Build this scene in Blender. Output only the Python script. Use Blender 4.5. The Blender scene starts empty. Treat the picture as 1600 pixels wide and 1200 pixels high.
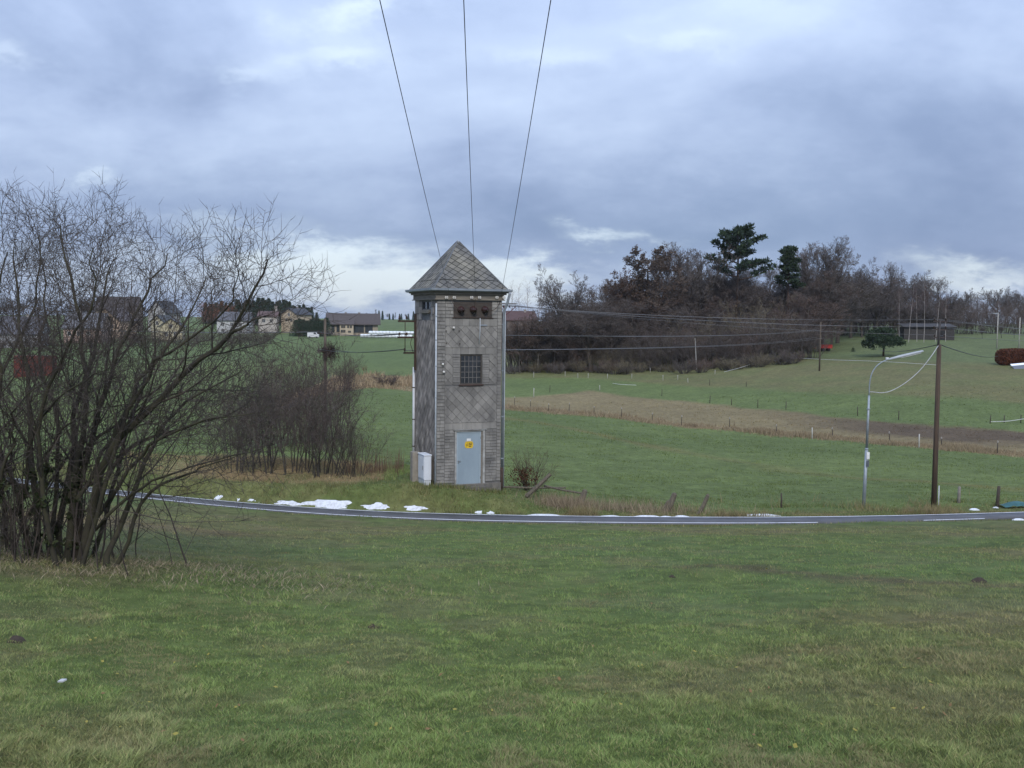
import bpy, bmesh, math, random
import numpy as np
from mathutils import Vector, Matrix

random.seed(7)
rng = np.random.default_rng(7)
R = math.radians
scene = bpy.context.scene
C = scene.collection

# ------------------------------------------------------------------ camera
H = 6.4
PITCH = math.atan(100 / 1600.0)
ROLL = R(0.6)
FPX = 1600.0
ca, sa = math.cos(PITCH), math.sin(PITCH)
fwd = Vector((0, ca, -sa)); rt0 = Vector((1, 0, 0)); up0 = Vector((0, sa, ca))
rt = rt0 * math.cos(ROLL) + up0 * math.sin(ROLL)
up = up0 * math.cos(ROLL) - rt0 * math.sin(ROLL)
CAM = Vector((0, 0, H))
cd = bpy.data.cameras.new('camera'); cam = bpy.data.objects.new('camera', cd); C.objects.link(cam)
cd.sensor_width = 36; cd.lens = 36 * FPX / 1600.0; cd.clip_start = 0.1; cd.clip_end = 9000
M3 = Matrix((rt, up, -fwd)).transposed()
cam.matrix_world = Matrix.Translation(CAM) @ M3.to_4x4()
scene.camera = cam

# ------------------------------------------------------------------ view
vs = scene.view_settings
vs.view_transform = 'Standard'; vs.look = 'None'; vs.exposure = 0.72; vs.gamma = 1.0
vs.use_curve_mapping = False

# ------------------------------------------------------------------ world: broken overcast
SKY_K = 0.645
SUN_DIR = Vector((0.10, -0.76, 0.62)).normalized()
SUN_EL = math.asin(SUN_DIR.z)
SUN_ROT = math.atan2(SUN_DIR.x, SUN_DIR.y)
world = bpy.data.worlds.new('World'); scene.world = world; world.use_nodes = True
nt = world.node_tree; N = nt.nodes; LK = nt.links
for n in list(N): N.remove(n)


def wn(t, **kw):
    n = N.new(t)
    for k, v in kw.items(): setattr(n, k, v)
    return n


def wmath(op, a, b=None, c=None, clamp=False):
    n = N.new('ShaderNodeMath'); n.operation = op; n.use_clamp = clamp
    for i, v in enumerate((a, b, c)):
        if v is None: continue
        if isinstance(v, (int, float)): n.inputs[i].default_value = v
        else: LK.new(v, n.inputs[i])
    return n.outputs[0]


def wmix(f, a, b):
    n = N.new('ShaderNodeMix'); n.data_type = 'RGBA'
    for s, v in ((n.inputs[0], f), (n.inputs[6], a), (n.inputs[7], b)):
        if isinstance(v, (int, float)): s.default_value = v
        elif isinstance(v, tuple): s.default_value = (*v, 1)
        else: LK.new(v, s)
    return n.outputs[2]


def build_sky():
    out = wn('ShaderNodeOutputWorld'); bg = wn('ShaderNodeBackground')
    sky = wn('ShaderNodeTexSky', sky_type='NISHITA', sun_disc=False)
    sky.sun_elevation = SUN_EL; sky.sun_rotation = SUN_ROT
    tc = wn('ShaderNodeTexCoord'); sep = wn('ShaderNodeSeparateXYZ')
    LK.new(tc.outputs['Generated'], sep.inputs[0])
    x, y, z = sep.outputs
    zz = wmath('ADD', wmath('MAXIMUM', z, 0.0), 0.42)
    comb = wn('ShaderNodeCombineXYZ')
    LK.new(wmath('DIVIDE', x, zz), comb.inputs[0]); LK.new(wmath('DIVIDE', y, zz), comb.inputs[1])

    def noise(scale, detail, off=(0, 0, 0), rough=0.55, dist=0.0, sc=(1, 1, 1)):
        mp = wn('ShaderNodeMapping'); mp.inputs['Location'].default_value = off
        mp.inputs['Scale'].default_value = sc
        LK.new(comb.outputs[0], mp.inputs[0])
        n = wn('ShaderNodeTexNoise'); n.inputs['Scale'].default_value = scale
        n.inputs['Detail'].default_value = detail; n.inputs['Roughness'].default_value = rough
        n.inputs['Distortion'].default_value = dist
        LK.new(mp.outputs[0], n.inputs['Vector']); return n.outputs[0]
    n1 = noise(1.7, 5, (3.1, 1.7, 0), 0.54, 0.6, (0.9, 1.0, 1))
    n2 = noise(5.5, 5, (7.3, 2.2, 0), 0.62, 0.0, (0.9, 1.0, 1))
    base = wmath('ADD', wmath('MULTIPLY', n1, 0.74), wmath('MULTIPLY', n2, 0.26))
    ramp = wn('ShaderNodeValToRGB'); LK.new(base, ramp.inputs[0])
    e = ramp.color_ramp.elements
    e[0].position = 0.36; e[0].color = (0.222, 0.292, 0.450, 1)
    e[1].position = 0.68; e[1].color = (0.425, 0.520, 0.695, 1)
    m = e.new(0.50); m.color = (0.318, 0.400, 0.575, 1)
    # brighter breaks and darker banks of cloud, in the sky ahead of the camera
    A = wmath('DIVIDE', x, wmath('MAXIMUM', y, 0.05)); E = wmath('DIVIDE', z, wmath('MAXIMUM', y, 0.05))
    d1 = wmath('SUBTRACT', noise(5.0, 5, (1.3, 9.2, 0), 0.62), 0.5)
    d2 = wmath('SUBTRACT', n2, 0.5)
    Ad = wmath('ADD', A, wmath('MULTIPLY', d1, 0.22)); Ed = wmath('ADD', E, wmath('MULTIPLY', d2, 0.11))

    def blob(px, py, sx, sy, k):
        a0 = (px - 800) / 1600; e0 = (500 - py) / 1600
        u = wmath('DIVIDE', wmath('SUBTRACT', Ad, a0), sx / 1600); v = wmath('DIVIDE', wmath('SUBTRACT', Ed, e0), sy / 1600)
        r2 = wmath('ADD', wmath('MULTIPLY', u, u), wmath('MULTIPLY', v, v))
        g = wmath('POWER', 2.718, wmath('MULTIPLY', r2, -1.0))
        return wmath('MULTIPLY', g, k)
    br = None
    for b in ((520, 42, 70, 28, 0.55), (590, 22, 55, 20, 0.55), (515, 98, 100, 22, 0.6), (400, 130, 60, 18, 0.4), (575, 440, 130, 40, 1.15), (470, 400, 120, 22, 0.6), (250, 440, 260, 40, .4), (760, 455, 150, 30, .6),
              (960, 365, 70, 15, 0.65), (830, 430, 110, 20, 0.6), (1530, 425, 100, 20, 0.85), (1065, 65, 60, 25, 0.45), (20, 100, 50, 22, 0.4),
              (172, 282, 40, 13, 0.5), (840, 95, 110, 22, 0.35), (330, 360, 110, 16, 0.3)):
        v = blob(*b); br = v if br is None else wmath('ADD', br, v)
    dk = None
    for b in ((1150, 330, 420, 75, 0.55), (250, 320, 280, 50, 0.32), (1430, 190, 260, 110, 0.22), (640, 370, 330, 26, 0.35), (1150, 385, 260, 40, .35)):
        v = blob(*b); dk = v if dk is None else wmath('ADD', dk, v)
    col = wmix(wmath('MINIMUM', dk, 0.8), ramp.outputs[0], (0.180, 0.258, 0.405))
    nsc = wn('ShaderNodeMix', data_type='RGBA', blend_type='MULTIPLY'); nsc.inputs[0].default_value = 1
    LK.new(sky.outputs[0], nsc.inputs[6]); nsc.inputs[7].default_value = (0.12, 0.12, 0.12, 1)
    gap = wmix(0.72, nsc.outputs[2], (0.74, 0.83, 0.92))
    col = wmix(wmath('MULTIPLY', wmath('MINIMUM', br, 1.0), 0.80, clamp=True), col, gap)
    # an overcast sky grows brighter towards the zenith
    LK.new(col, bg.inputs[0])
    LK.new(wmath('MULTIPLY', wmath('ADD', wmath('MULTIPLY', wmath('MAXIMUM', z, 0.0), 2.0), 1.0), SKY_K), bg.inputs[1])
    LK.new(bg.outputs[0], out.inputs[0])


build_sky()
world.cycles.sampling_method = 'NONE'
scene.cycles.max_bounces = 5; scene.cycles.diffuse_bounces = 3; scene.cycles.glossy_bounces = 2
scene.cycles.transmission_bounces = 2; scene.cycles.transparent_max_bounces = 4
sd = bpy.data.lights.new('sun', 'SUN'); sun = bpy.data.objects.new('sun', sd); C.objects.link(sun)
sd.energy = 1.5; sd.angle = R(14); sd.color = (1.0, 0.95, 0.88)
sun.rotation_euler = SUN_DIR.to_track_quat('Z', 'Y').to_euler()

# ------------------------------------------------------------------ pixel of the photograph -> point in the place


def ray(px, py):
    return fwd + rt * ((px - 800) / FPX) - up * ((py - 600) / FPX)


def P(px, py, d):
    r = ray(px, py)
    return CAM + r * (d / r.y)


# ------------------------------------------------------------------ noise helpers
def _h(ix, iy, s):
    v = np.sin(ix * 127.1 + iy * 311.7 + s * 74.7) * 43758.5453
    return v - np.floor(v)


def vnoise(x, y, sc, s=0):
    x = np.asarray(x, float) / sc; y = np.asarray(y, float) / sc
    ix = np.floor(x); iy = np.floor(y); fx = x - ix; fy = y - iy
    fx = fx * fx * (3 - 2 * fx); fy = fy * fy * (3 - 2 * fy)
    a = _h(ix, iy, s); b = _h(ix + 1, iy, s); c = _h(ix, iy + 1, s); d = _h(ix + 1, iy + 1, s)
    return (a * (1 - fx) + b * fx) * (1 - fy) + (c * (1 - fx) + d * fx) * fy


def fbm(x, y, sc, s=0, o=4):
    t = 0; w = 0; k = 1.0
    for i in range(o):
        t = t + k * vnoise(x, y, sc / 2 ** i, s + 17 * i); w += k; k *= 0.55
    return t / w


def sstep(a, b, v):
    q = np.clip((v - a) / (b - a), 0, 1); return q * q * (3 - 2 * q)


# ------------------------------------------------------------------ terrain
RPX = np.array([-1500, -400, 0, 160, 340, 530, 700, 900, 1200, 1400, 1600, 2000, 3000], float)
RD = np.array([75, 52, 43.3, 40.4, 37.9, 36.4, 35.8, 35.7, 35.8, 36.4, 37.4, 40.0, 48], float)
RT = (RPX - 800) / 1600
RW = 1.9
RZ = -0.70


_RTS = np.linspace(-1.9, 1.9, 1200)
_k = np.hanning(121); _k /= _k.sum()
_RDS = np.convolve(np.pad(np.interp(_RTS, RT, RD), 60, mode='edge'), _k, 'valid')


def road_near(t): return np.interp(t, _RTS, _RDS)


COLS = {   # metres ahead -> pixel row of the ground there (values > 100) or its height in metres
    -1200: [(50, -0.6), (80, -1.6), (150, -2), (300, 0), (500, 3), (900, 6), (2000, 6), (4000, 4)],
    -400: [(54, -0.6), (80, -1.4), (150, 620), (260, 560), (400, 525), (700, 503), (1500, 5.5), (4000, 4)],
    0: [(46, -0.5), (52, -0.35), (80, 683), (130, 628), (200, 582), (300, 545), (400, 518), (600, 499), (1500, 6.4), (4000, 4)],
    160: [(43, -0.35), (48, -0.2), (70, 685), (120, 625), (190, 578), (300, 541), (400, 519), (650, 500), (1500, 6.4), (4000, 4)],
    300: [(40.5, -0.4), (42.5, -0.12), (46, 0.05), (60, 700), (100, 640), (180, 580), (300, 538), (400, 519), (700, 499), (1500, 6.4), (4000, 4)],
    450: [(39.2, -0.4), (41, -0.05), (44, 0.05), (60, 700), (110, 640), (160, 600), (250, 555), (330, 530), (400, 521), (700, 503), (1500, 6.2), (4000, 4)],
    600: [(38.4, -0.08), (39.0, 0.03), (42, 0.0), (60, 710), (110, 650), (150, 615), (200, 584), (300, 545), (360, 525), (450, 514), (700, 506), (1000, 6.0), (1500, 5.5), (4000, 3)],
    680: [(38.3, 0.0), (39, 0.07), (43, 0.05), (60, -1.6), (75, -2.6), (110, 654), (145, 622), (190, 590), (300, 545), (360, 527), (450, 516), (700, 506), (1000, 6.0), (1500, 5.5), (4000, 3)],
    785: [(38.6, -0.45), (40, -0.38), (43, -0.5), (60, -1.7), (75, 692), (110, 655), (140, 639), (160, 617), (200, 585), (260, 555), (350, 0.5), (500, 3), (1000, 5), (4000, 3)],
    870: [(38.6, -0.75), (41, -0.78), (50, 745), (75, 690), (110, 656), (140, 640), (150, 630), (170, 606), (200, 585), (215, 575), (250, -1), (300, 2), (400, 4), (1000, 6), (4000, 3)],
    1050: [(39, -0.95), (42, 785), (55, 745), (80, 696), (110, 669), (130, 650), (160, 615), (200, 583), (215, 573), (250, 0), (300, 4), (400, 7), (1000, 8), (4000, 3)],
    1250: [(39, -0.95), (42, 787), (60, 740), (80, 706), (97, 688), (115, 660), (140, 625), (170, 590), (190, 567), (215, 556), (240, 536), (270, 522), (300, 5), (400, 9), (1000, 10), (4000, 3)],
    1450: [(39.5, -0.9), (44, 777), (60, 745), (80, 710), (90, 699), (110, 665), (140, 610), (165, 576), (180, 563), (210, 546), (250, 530), (300, 521), (400, 6.3), (1000, 8), (4000, 3)],
    1600: [(41, -0.95), (45, 781), (60, 750), (80, 718), (88, 709), (110, 670), (140, 615), (160, 586), (175, 568), (210, 547), (260, 531), (320, 521), (400, 5.8), (1000, 8), (4000, 3)],
    2200: [(46, -0.95), (60, -2.4), (88, -4.4), (110, -4.6), (140, -2.8), (175, 0), (260, 2.6), (400, 5.5), (1000, 8), (4000, 3)],
    3200: [(55, -1), (90, -3.5), (140, -2.8), (200, 0), (400, 5), (1000, 8), (4000, 3)],
}
TG = np.linspace(-1.7, 1.7, 681)
LG = np.linspace(math.log(30), math.log(4000), 500)


def build_terrain_table():
    pxs = sorted(COLS); T = np.array([(p - 800) / 1600 for p in pxs])
    rows = []
    for p in pxs:
        dd = []; zz = []
        for d, v in COLS[p]:
            dd.append(math.log(d)); zz.append(P(p, v, d).z if v > 100 else v)
        rows.append(np.interp(LG, dd, zz))
    rows = np.array(rows)
    g = np.empty((len(TG), len(LG)))
    for j in range(len(LG)): g[:, j] = np.interp(TG, T, rows[:, j])

    def sm(a, n, ax):
        k = np.hanning(2 * n + 1); k /= k.sum()
        pad = [(0, 0), (0, 0)]; pad[ax] = (n, n)
        b = np.pad(a, pad, mode='edge')
        return np.apply_along_axis(lambda q: np.convolve(q, k, 'valid'), ax, b)
    s = sm(sm(g, 16, 1), 16, 0)
    s0 = sm(sm(g, 3, 1), 7, 0)
    w = sstep(math.log(46), math.log(75), LG)[None, :]
    return s0 * (1 - w) + s * w


ZG = build_terrain_table()


def ZB(t, d):
    fi = np.clip((t - TG[0]) / (TG[1] - TG[0]), 0, len(TG) - 1.001)
    fj = np.clip((np.log(np.maximum(d, 1)) - LG[0]) / (LG[1] - LG[0]), 0, len(LG) - 1.001)
    i = fi.astype(int); j = fj.astype(int); fi = fi - i; fj = fj - j
    return (ZG[i, j] * (1 - fi) + ZG[i + 1, j] * fi) * (1 - fj) + (ZG[i, j + 1] * (1 - fi) + ZG[i + 1, j + 1] * fi) * fj


def roadz(t, d, off):
    return RZ - 0.13 * np.clip(off / RW, -0.3, 1.3)


def Zt(x, y, bump=True):
    x = np.asarray(x, float); y = np.asarray(y, float)
    d = np.maximum(y, 1.0); t = np.clip(x / np.maximum(y, 12.0), -1.69, 1.69)
    dn = road_near(t); df = dn + RW
    near = 4.38 + (RZ - 0.02 - 4.38) * (y / dn)
    near = np.where(y < 0, 4.38 - 0.03 * y, near)
    near = near + 0.25 * np.sin(np.pi * np.clip(y / dn, 0, 1)) * 0.6
    off = y - dn
    rz = roadz(t, d, off) - 0.05
    zb = ZB(t, d)
    z = np.where(off < 0, near, zb)
    w1 = sstep(-1.6, -0.15, off)
    z = np.where(off < 0, near * (1 - w1) + rz * w1, z)
    w2 = sstep(RW + 0.10, RW + 1.0, off)
    z = np.where(off >= 0, rz * (1 - w2) + zb * w2, z)
    if bump:
        k = np.clip((np.abs(off - RW / 2) - RW / 2 - 0.1) / 1.5, 0, 1)
        b = (fbm(x, y, 5.0, 3) - 0.5) * 0.30 + (fbm(x, y, 1.1, 9, 2) - 0.5) * 0.085
        b = b * np.clip(1.6 - y / 200, 0.25, 1)
        dt = np.hypot(x + 2.2, y - 40.9)
        b = b * sstep(2.2, 4.5, dt)
        z = z + k * b
    return z


def zt(x, y): return float(Zt(np.array([x]), np.array([y]))[0])


def G(px, py, dmin=4.0, dmax=1500):
    """where the sight line through a photograph pixel meets the ground"""
    r = ray(px, py); r = r / r.y
    ds = np.exp(np.linspace(math.log(dmin), math.log(dmax), 4000))
    zr = H + r.z * ds; zz = Zt(r.x * ds, ds)
    k = np.argmax(zr <= zz)
    if zr[k] > zz[k]: k = len(ds) - 1
    d = ds[k]
    return Vector((r.x * d, d, float(zz[k])))


def on_ground(px, d):
    x = P(px, 520, d).x
    return Vector((x, d, zt(x, d)))


def lineD(pts, dmin=38.5):
    tt = []; dd = []
    for px, py in pts:
        g = G(px, py, dmin); tt.append(g.x / g.y); dd.append(g.y)
    return np.array(tt), np.array(dd)


L1 = lineD([(790, 639), (880, 646), (971, 653), (1064, 666), (1213, 680), (1301, 687), (1390, 694), (1471, 702), (1558, 709), (1620, 714)])
L2 = lineD([(790, 620), (860, 616), (925, 611), (1050, 626), (1200, 641), (1400, 662), (1600, 676), (1640, 680)])
L3 = lineD([(790, 592), (900, 590), (1000, 597), (1150, 607), (1300, 615), (1450, 622), (1640, 632)])
L4 = lineD([(1180, 563), (1300, 561), (1450, 566), (1640, 575)], 120)
LS = lineD([(440, 640), (520, 612), (580, 606), (650, 612), (700, 620)])
LS2 = lineD([(440, 630), (520, 592), (580, 586), (650, 590), (700, 600)])
LTR = lineD([(800, 654), (900, 672), (1000, 694), (1200, 729), (1400, 750), (1620, 764)])
LF = lineD([(1100, 885), (1200, 893), (1300, 905), (1420, 912), (1620, 916)], 5)

GREEN = np.array([0.082, 0.108, 0.033]); GREEN2 = np.array([0.088, 0.114, 0.040])
OLIVE = np.array([0.100, 0.094, 0.040]); TAN = np.array([0.175, 0.135, 0.075])
BROWN = np.array([0.088, 0.066, 0.042]); STRAW = np.array([0.215, 0.155, 0.085])


def mixc(c, k, f):
    f = np.clip(f, 0, 1)[:, None]; return c * (1 - f) + k * f


def ground_col(x, y):
    x = np.asarray(x, float); y = np.asarray(y, float)
    t = x / np.maximum(y, 1.0); d = y
    n5 = fbm(x, y, 6.0, 31); n1 = fbm(x, y, 1.3, 5, 3); n20 = fbm(x, y, 22.0, 77)
    off = d - road_near(t)
    c = np.repeat(GREEN[None, :], len(x), 0)
    far = sstep(38, 44, d)
    c = mixc(c, GREEN2, far)
    # front meadow: matted, yellowish and bare patches
    fr = 1 - sstep(-0.5, 0.5, off)
    c = mixc(c, OLIVE, fr * sstep(0.40, 0.66, n5) * 0.85)
    c = mixc(c, BROWN, fr * sstep(0.56, 0.72, n1) * 0.35)
    c = mixc(c, np.array([0.058, 0.096, 0.034]), fr * sstep(0.52, 0.68, fbm(x, y, 3.5, 55)) * 0.3)
    lf = np.interp(t, *LF); k = (t > 0.16)
    c = mixc(c, BROWN * 0.9, fr * k * np.exp(-((d - lf + (n1 - .5) * 2) / 0.45) ** 2) * 0.7)
    # dry grass round the foot of the big bare tree
    dtree = np.hypot((x + 10.5) / 4.0, (y - 24.0) / 2.0)
    c = mixc(c, np.array([0.120, 0.088, 0.050]), (1 - sstep(0.55, 1.3, dtree + (n1 - .5))) * 0.75)
    # verges
    vf = np.exp(-((off + 0.35) / 0.35) ** 2)
    c = mixc(c, BROWN, vf * 0.45 * sstep(.35, .6, n1))
    vg = sstep(RW - .1, RW + .1, off) * (1 - sstep(RW + 1.2, RW + 2.6, off + (n1 - .5) * 2))
    c = mixc(c, np.array([0.125, 0.098, 0.050]), vg * (0.25 + 0.6 * sstep(.4, .6, n1)) * np.where(t > 0.03, 1, 0.45))
    # tan bank left of the tower
    px = t * 1600 + 800
    bank = sstep(200, 330, px) * (1 - sstep(560, 625, px)) * sstep(RW + 1.1, RW + 2.1, off + (n1 - .5)) * (1 - sstep(46, 52, d))
    c = mixc(c, TAN * 1.05, bank * (0.45 + 0.5 * sstep(.35, .6, n1)))
    # tower field: worn track
    r = np.clip(d / 60, 1, 3)
    ltr = np.interp(t, *LTR); c = mixc(c, np.array([.135, .105, .045]), (t > -.01) * far * np.exp(-((d - ltr + (n5 - .5) * 4) / (1.6 * r)) ** 2) * (0.35 + .3 * n1))
    c = mixc(c, np.array([0.098, 0.122, 0.042]), far * sstep(.4, .7, n20) * 0.6)
    # fields beyond the fence
    l1 = np.interp(t, *L1); l2 = np.interp(t, *L2); l3 = np.interp(t, *L3)
    right = sstep(-0.03, 0.0, t)
    jit = (n5 - .5) * 5
    zb = sstep(0, 1.5, d - l1 + jit * .3) * (1 - sstep(-1.5, 1.5, d - l2 + jit)) * right
    c = mixc(c, np.array([.165, .130, .070]), zb * 0.95)
    dkb = zb * sstep(0.22, 0.38, t) * sstep(.30, .65, (d - l1) / np.maximum(l2 - l1, 1) + (n5 - .5) * .5)
    c = mixc(c, np.array([.082, .060, .040]), dkb * 0.95)
    st = np.exp(-((d - l1 - 0.8 + jit * .2) / (0.017 * d)) ** 2) * right
    c = mixc(c, STRAW * .9, st * (0.35 + 0.6 * sstep(.4, .6, n1)))
    zc = sstep(-2, 3, d - l3 + jit) * right
    c = mixc(c, np.array([.112, .104, .047]), zc * (0.60 + .34 * sstep(.35, .65, n5)))
    l4 = np.interp(t, *L4)
    lawn = sstep(-4, 6, d - l4) * sstep(.26, .31, t)
    c = mixc(c, np.array([.085, .108, .045]), lawn * .8)
    left = (1 - sstep(-.09, -.06, t)) * sstep(-.24, -.2, t)
    ls = np.interp(t, *LS); ls2 = np.interp(t, *LS2)
    zl = sstep(-2, 2, d - ls + jit) * (1 - sstep(-2, 4, d - ls2 + jit)) * left
    c = mixc(c, TAN, zl * 0.8)
    c = mixc(c, np.array([.084, .114, .042]), (t < -.06) * sstep(200, 240, d) * .7)
    c = c * (0.78 + 0.44 * n1)[:, None] * (0.85 + 0.3 * n20)[:, None]
    return c


# ------------------------------------------------------------------ materials
MATS = {}


def mat(name, c1, c2=None, rough=0.85, scale=6.0, bump=0.0, detail=6, spec=0.25, metal=0.0, rnd=0.0, island=0.0, stretch=(1, 1, 1), lo=0.35, hi=0.65, bscale=None):
    if name in MATS: return MATS[name]
    m = bpy.data.materials.new(name); m.use_nodes = True
    n = m.node_tree.nodes; l = m.node_tree.links; b = n['Principled BSDF']
    b.inputs['Roughness'].default_value = rough; b.inputs['Metallic'].default_value = metal
    b.inputs['Specular IOR Level'].default_value = spec
    if c2 is None: c2 = tuple(v * 0.75 for v in c1)
    tc = n.new('ShaderNodeTexCoord'); mp = n.new('ShaderNodeMapping'); mp.inputs['Scale'].default_value = stretch
    l.new(tc.outputs['Object'], mp.inputs[0])
    nz = n.new('ShaderNodeTexNoise'); nz.inputs['Scale'].default_value = scale; nz.inputs['Detail'].default_value = detail
    nz.inputs['Roughness'].default_value = 0.6
    l.new(mp.outputs[0], nz.inputs['Vector'])
    rp = n.new('ShaderNodeValToRGB'); rp.color_ramp.elements[0].position = lo; rp.color_ramp.elements[1].position = hi
    rp.color_ramp.elements[0].color = (*c1, 1); rp.color_ramp.elements[1].color = (*c2, 1)
    l.new(nz.outputs[0], rp.inputs[0]); col = rp.outputs[0]
    if rnd or island:
        if island:
            g = n.new('ShaderNodeNewGeometry'); src = g.outputs['Random Per Island']; amt = island
        else:
            g = n.new('ShaderNodeObjectInfo'); src = g.outputs['Random']; amt = rnd
        mr = n.new('ShaderNodeMapRange'); mr.inputs['To Min'].default_value = 1 - amt; mr.inputs['To Max'].default_value = 1 + amt
        l.new(src, mr.inputs['Value'])
        mx = n.new('ShaderNodeMix'); mx.data_type = 'RGBA'; mx.blend_type = 'MULTIPLY'; mx.inputs[0].default_value = 1
        l.new(col, mx.inputs[6]); l.new(mr.outputs[0], mx.inputs[7]); col = mx.outputs[2]
    l.new(col, b.inputs['Base Color'])
    if bump:
        bp = n.new('ShaderNodeBump'); bp.inputs['Strength'].default_value = bump; bp.inputs['Distance'].default_value = 0.02
        nb = nz
        if bscale:
            nb = n.new('ShaderNodeTexNoise'); nb.inputs['Scale'].default_value = bscale; nb.inputs['Detail'].default_value = 5
            l.new(tc.outputs['Object'], nb.inputs['Vector'])
        l.new(nb.outputs[0], bp.inputs['Height']); l.new(bp.outputs[0], b.inputs['Normal'])
    MATS[name] = m; return m


def attr_mat(name, rough=0.9, trans=0.0, bump=0.0, noise=0.0, nscale=9.0):
    m = bpy.data.materials.new(name); m.use_nodes = True
    n = m.node_tree.nodes; l = m.node_tree.links; b = n['Principled BSDF']
    b.inputs['Roughness'].default_value = rough; b.inputs['Specular IOR Level'].default_value = 0.12
    a = n.new('ShaderNodeAttribute'); a.attribute_name = 'Col'; col = a.outputs['Color']
    tc = n.new('ShaderNodeTexCoord')
    if noise:
        nz = n.new('ShaderNodeTexNoise'); nz.inputs['Scale'].default_value = nscale; nz.inputs['Detail'].default_value = 9; nz.inputs['Roughness'].default_value = 0.72
        l.new(tc.outputs['Object'], nz.inputs['Vector'])
        mr = n.new('ShaderNodeMapRange'); mr.inputs['From Min'].default_value = 0.3; mr.inputs['From Max'].default_value = 0.7
        mr.inputs['To Min'].default_value = 1 - noise; mr.inputs['To Max'].default_value = 1 + noise
        l.new(nz.outputs[0], mr.inputs['Value'])
        mx = n.new('ShaderNodeMix'); mx.data_type = 'RGBA'; mx.blend_type = 'MULTIPLY'; mx.inputs[0].default_value = 1
        l.new(col, mx.inputs[6]); l.new(mr.outputs[0], mx.inputs[7]); col = mx.outputs[2]
        if bump:
            bp = n.new('ShaderNodeBump'); bp.inputs['Strength'].default_value = bump; bp.inputs['Distance'].default_value = 0.06
            l.new(nz.outputs[0], bp.inputs['Height']); l.new(bp.outputs[0], b.inputs['Normal'])
    l.new(col, b.inputs['Base Color'])
    if trans:
        tr = n.new('ShaderNodeBsdfTranslucent'); l.new(col, tr.inputs[0])
        ms = n.new('ShaderNodeMixShader'); ms.inputs[0].default_value = trans
        l.new(b.outputs[0], ms.inputs[1]); l.new(tr.outputs[0], ms.inputs[2])
        l.new(ms.outputs[0], n['Material Output'].inputs[0])
    return m


# ------------------------------------------------------------------ mesh helpers
class MB:
    def __init__(s): s.v = []; s.f = []

    def add(s, vs, fs):
        o = len(s.v); s.v += [tuple(q) for q in vs]; s.f += [tuple(i + o for i in f) for f in fs]; return s

    def box(s, x0, x1, y0, y1, z0, z1, bev=0.0):
        if bev <= 0:
            return s.add([(x0, y0, z0), (x1, y0, z0), (x1, y1, z0), (x0, y1, z0), (x0, y0, z1), (x1, y0, z1), (x1, y1, z1), (x0, y1, z1)],
                         [(0, 3, 2, 1), (4, 5, 6, 7), (0, 1, 5, 4), (1, 2, 6, 5), (2, 3, 7, 6), (3, 0, 4, 7)])
        bm = bmesh.new(); bmesh.ops.create_cube(bm, size=1)
        bmesh.ops.scale(bm, vec=(x1 - x0, y1 - y0, z1 - z0), verts=bm.verts)
        bmesh.ops.translate(bm, vec=((x0 + x1) / 2, (y0 + y1) / 2, (z0 + z1) / 2), verts=bm.verts)
        bmesh.ops.bevel(bm, geom=bm.edges, offset=bev, segments=2, affect='EDGES', profile=0.5)
        bm.verts.index_update()
        s.add([v.co[:] for v in bm.verts], [[v.index for v in f.verts] for f in bm.faces]); bm.free(); return s

    def tube(s, pts, rad, k=8, cap=True):
        pts = [Vector(p) for p in pts]; n = len(pts)
        if not hasattr(rad, '__len__'): rad = [rad] * n
        ref = None; vs = []
        for i, p in enumerate(pts):
            t = (pts[min(i + 1, n - 1)] - pts[max(i - 1, 0)]).normalized()
            if ref is None: ref = Vector((0, 0, 1)) if abs(t.z) < 0.9 else Vector((1, 0, 0))
            a = t.cross(ref).normalized(); b = t.cross(a)
            ref = -b if b.length > 1e-6 and False else ref
            for j in range(k):
                q = 2 * math.pi * j / k
                vs.append(p + (a * math.cos(q) + b * math.sin(q)) * rad[i])
        fs = []
        for i in range(n - 1):
            for j in range(k):
                fs.append((i * k + j, i * k + (j + 1) % k, (i + 1) * k + (j + 1) % k, (i + 1) * k + j))
        if cap: fs.append(tuple(range(k - 1, -1, -1))); fs.append(tuple((n - 1) * k + j for j in range(k)))
        return s.add(vs, fs)

    def lathe(s, base, axis, prof, k=12):
        """prof: list of (distance along axis, radius)"""
        base = Vector(base); ax = Vector(axis).normalized()
        return s.tube([base + ax * h for h, r in prof], [max(r, 1e-4) for h, r in prof], k)

    def prism(s, poly, o, U, V, Nn, t0, t1):
        o = Vector(o); U = Vector(U); V = Vector(V); Nn = Vector(Nn); k = len(poly)
        a = [o + U * p[0] + V * p[1] + Nn * t0 for p in poly]; b = [o + U * p[0] + V * p[1] + Nn * t1 for p in poly]
        fs = [tuple(range(k - 1, -1, -1)), tuple(range(k, 2 * k))] + [(i, (i + 1) % k, k + (i + 1) % k, k + i) for i in range(k)]
        return s.add(a + b, fs)

    def mesh(s, name):
        me = bpy.data.meshes.new(name); me.from_pydata(s.v, [], s.f); me.update(); return me

    def build(s, name, m, parent=None, smooth=False, fix=True):
        me = s.mesh(name)
        if fix:
            bm = bmesh.new(); bm.from_mesh(me); bmesh.ops.recalc_face_normals(bm, faces=bm.faces); bm.to_mesh(me); bm.free()
        if smooth:
            me.polygons.foreach_set('use_smooth', [True] * len(me.polygons))
        return link(name, me, m, parent)


def link(name, me, m, parent=None):
    o = bpy.data.objects.new(name, me); C.objects.link(o)
    if m is not None and len(me.materials) == 0: me.materials.append(m)
    if parent is not None: o.parent = parent
    return o


def tag(o, label, cat=None, group=None, kind=None):
    if label: o['label'] = label
    if cat: o['category'] = cat
    if group: o['group'] = group
    if kind: o['kind'] = kind
    return o


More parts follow.
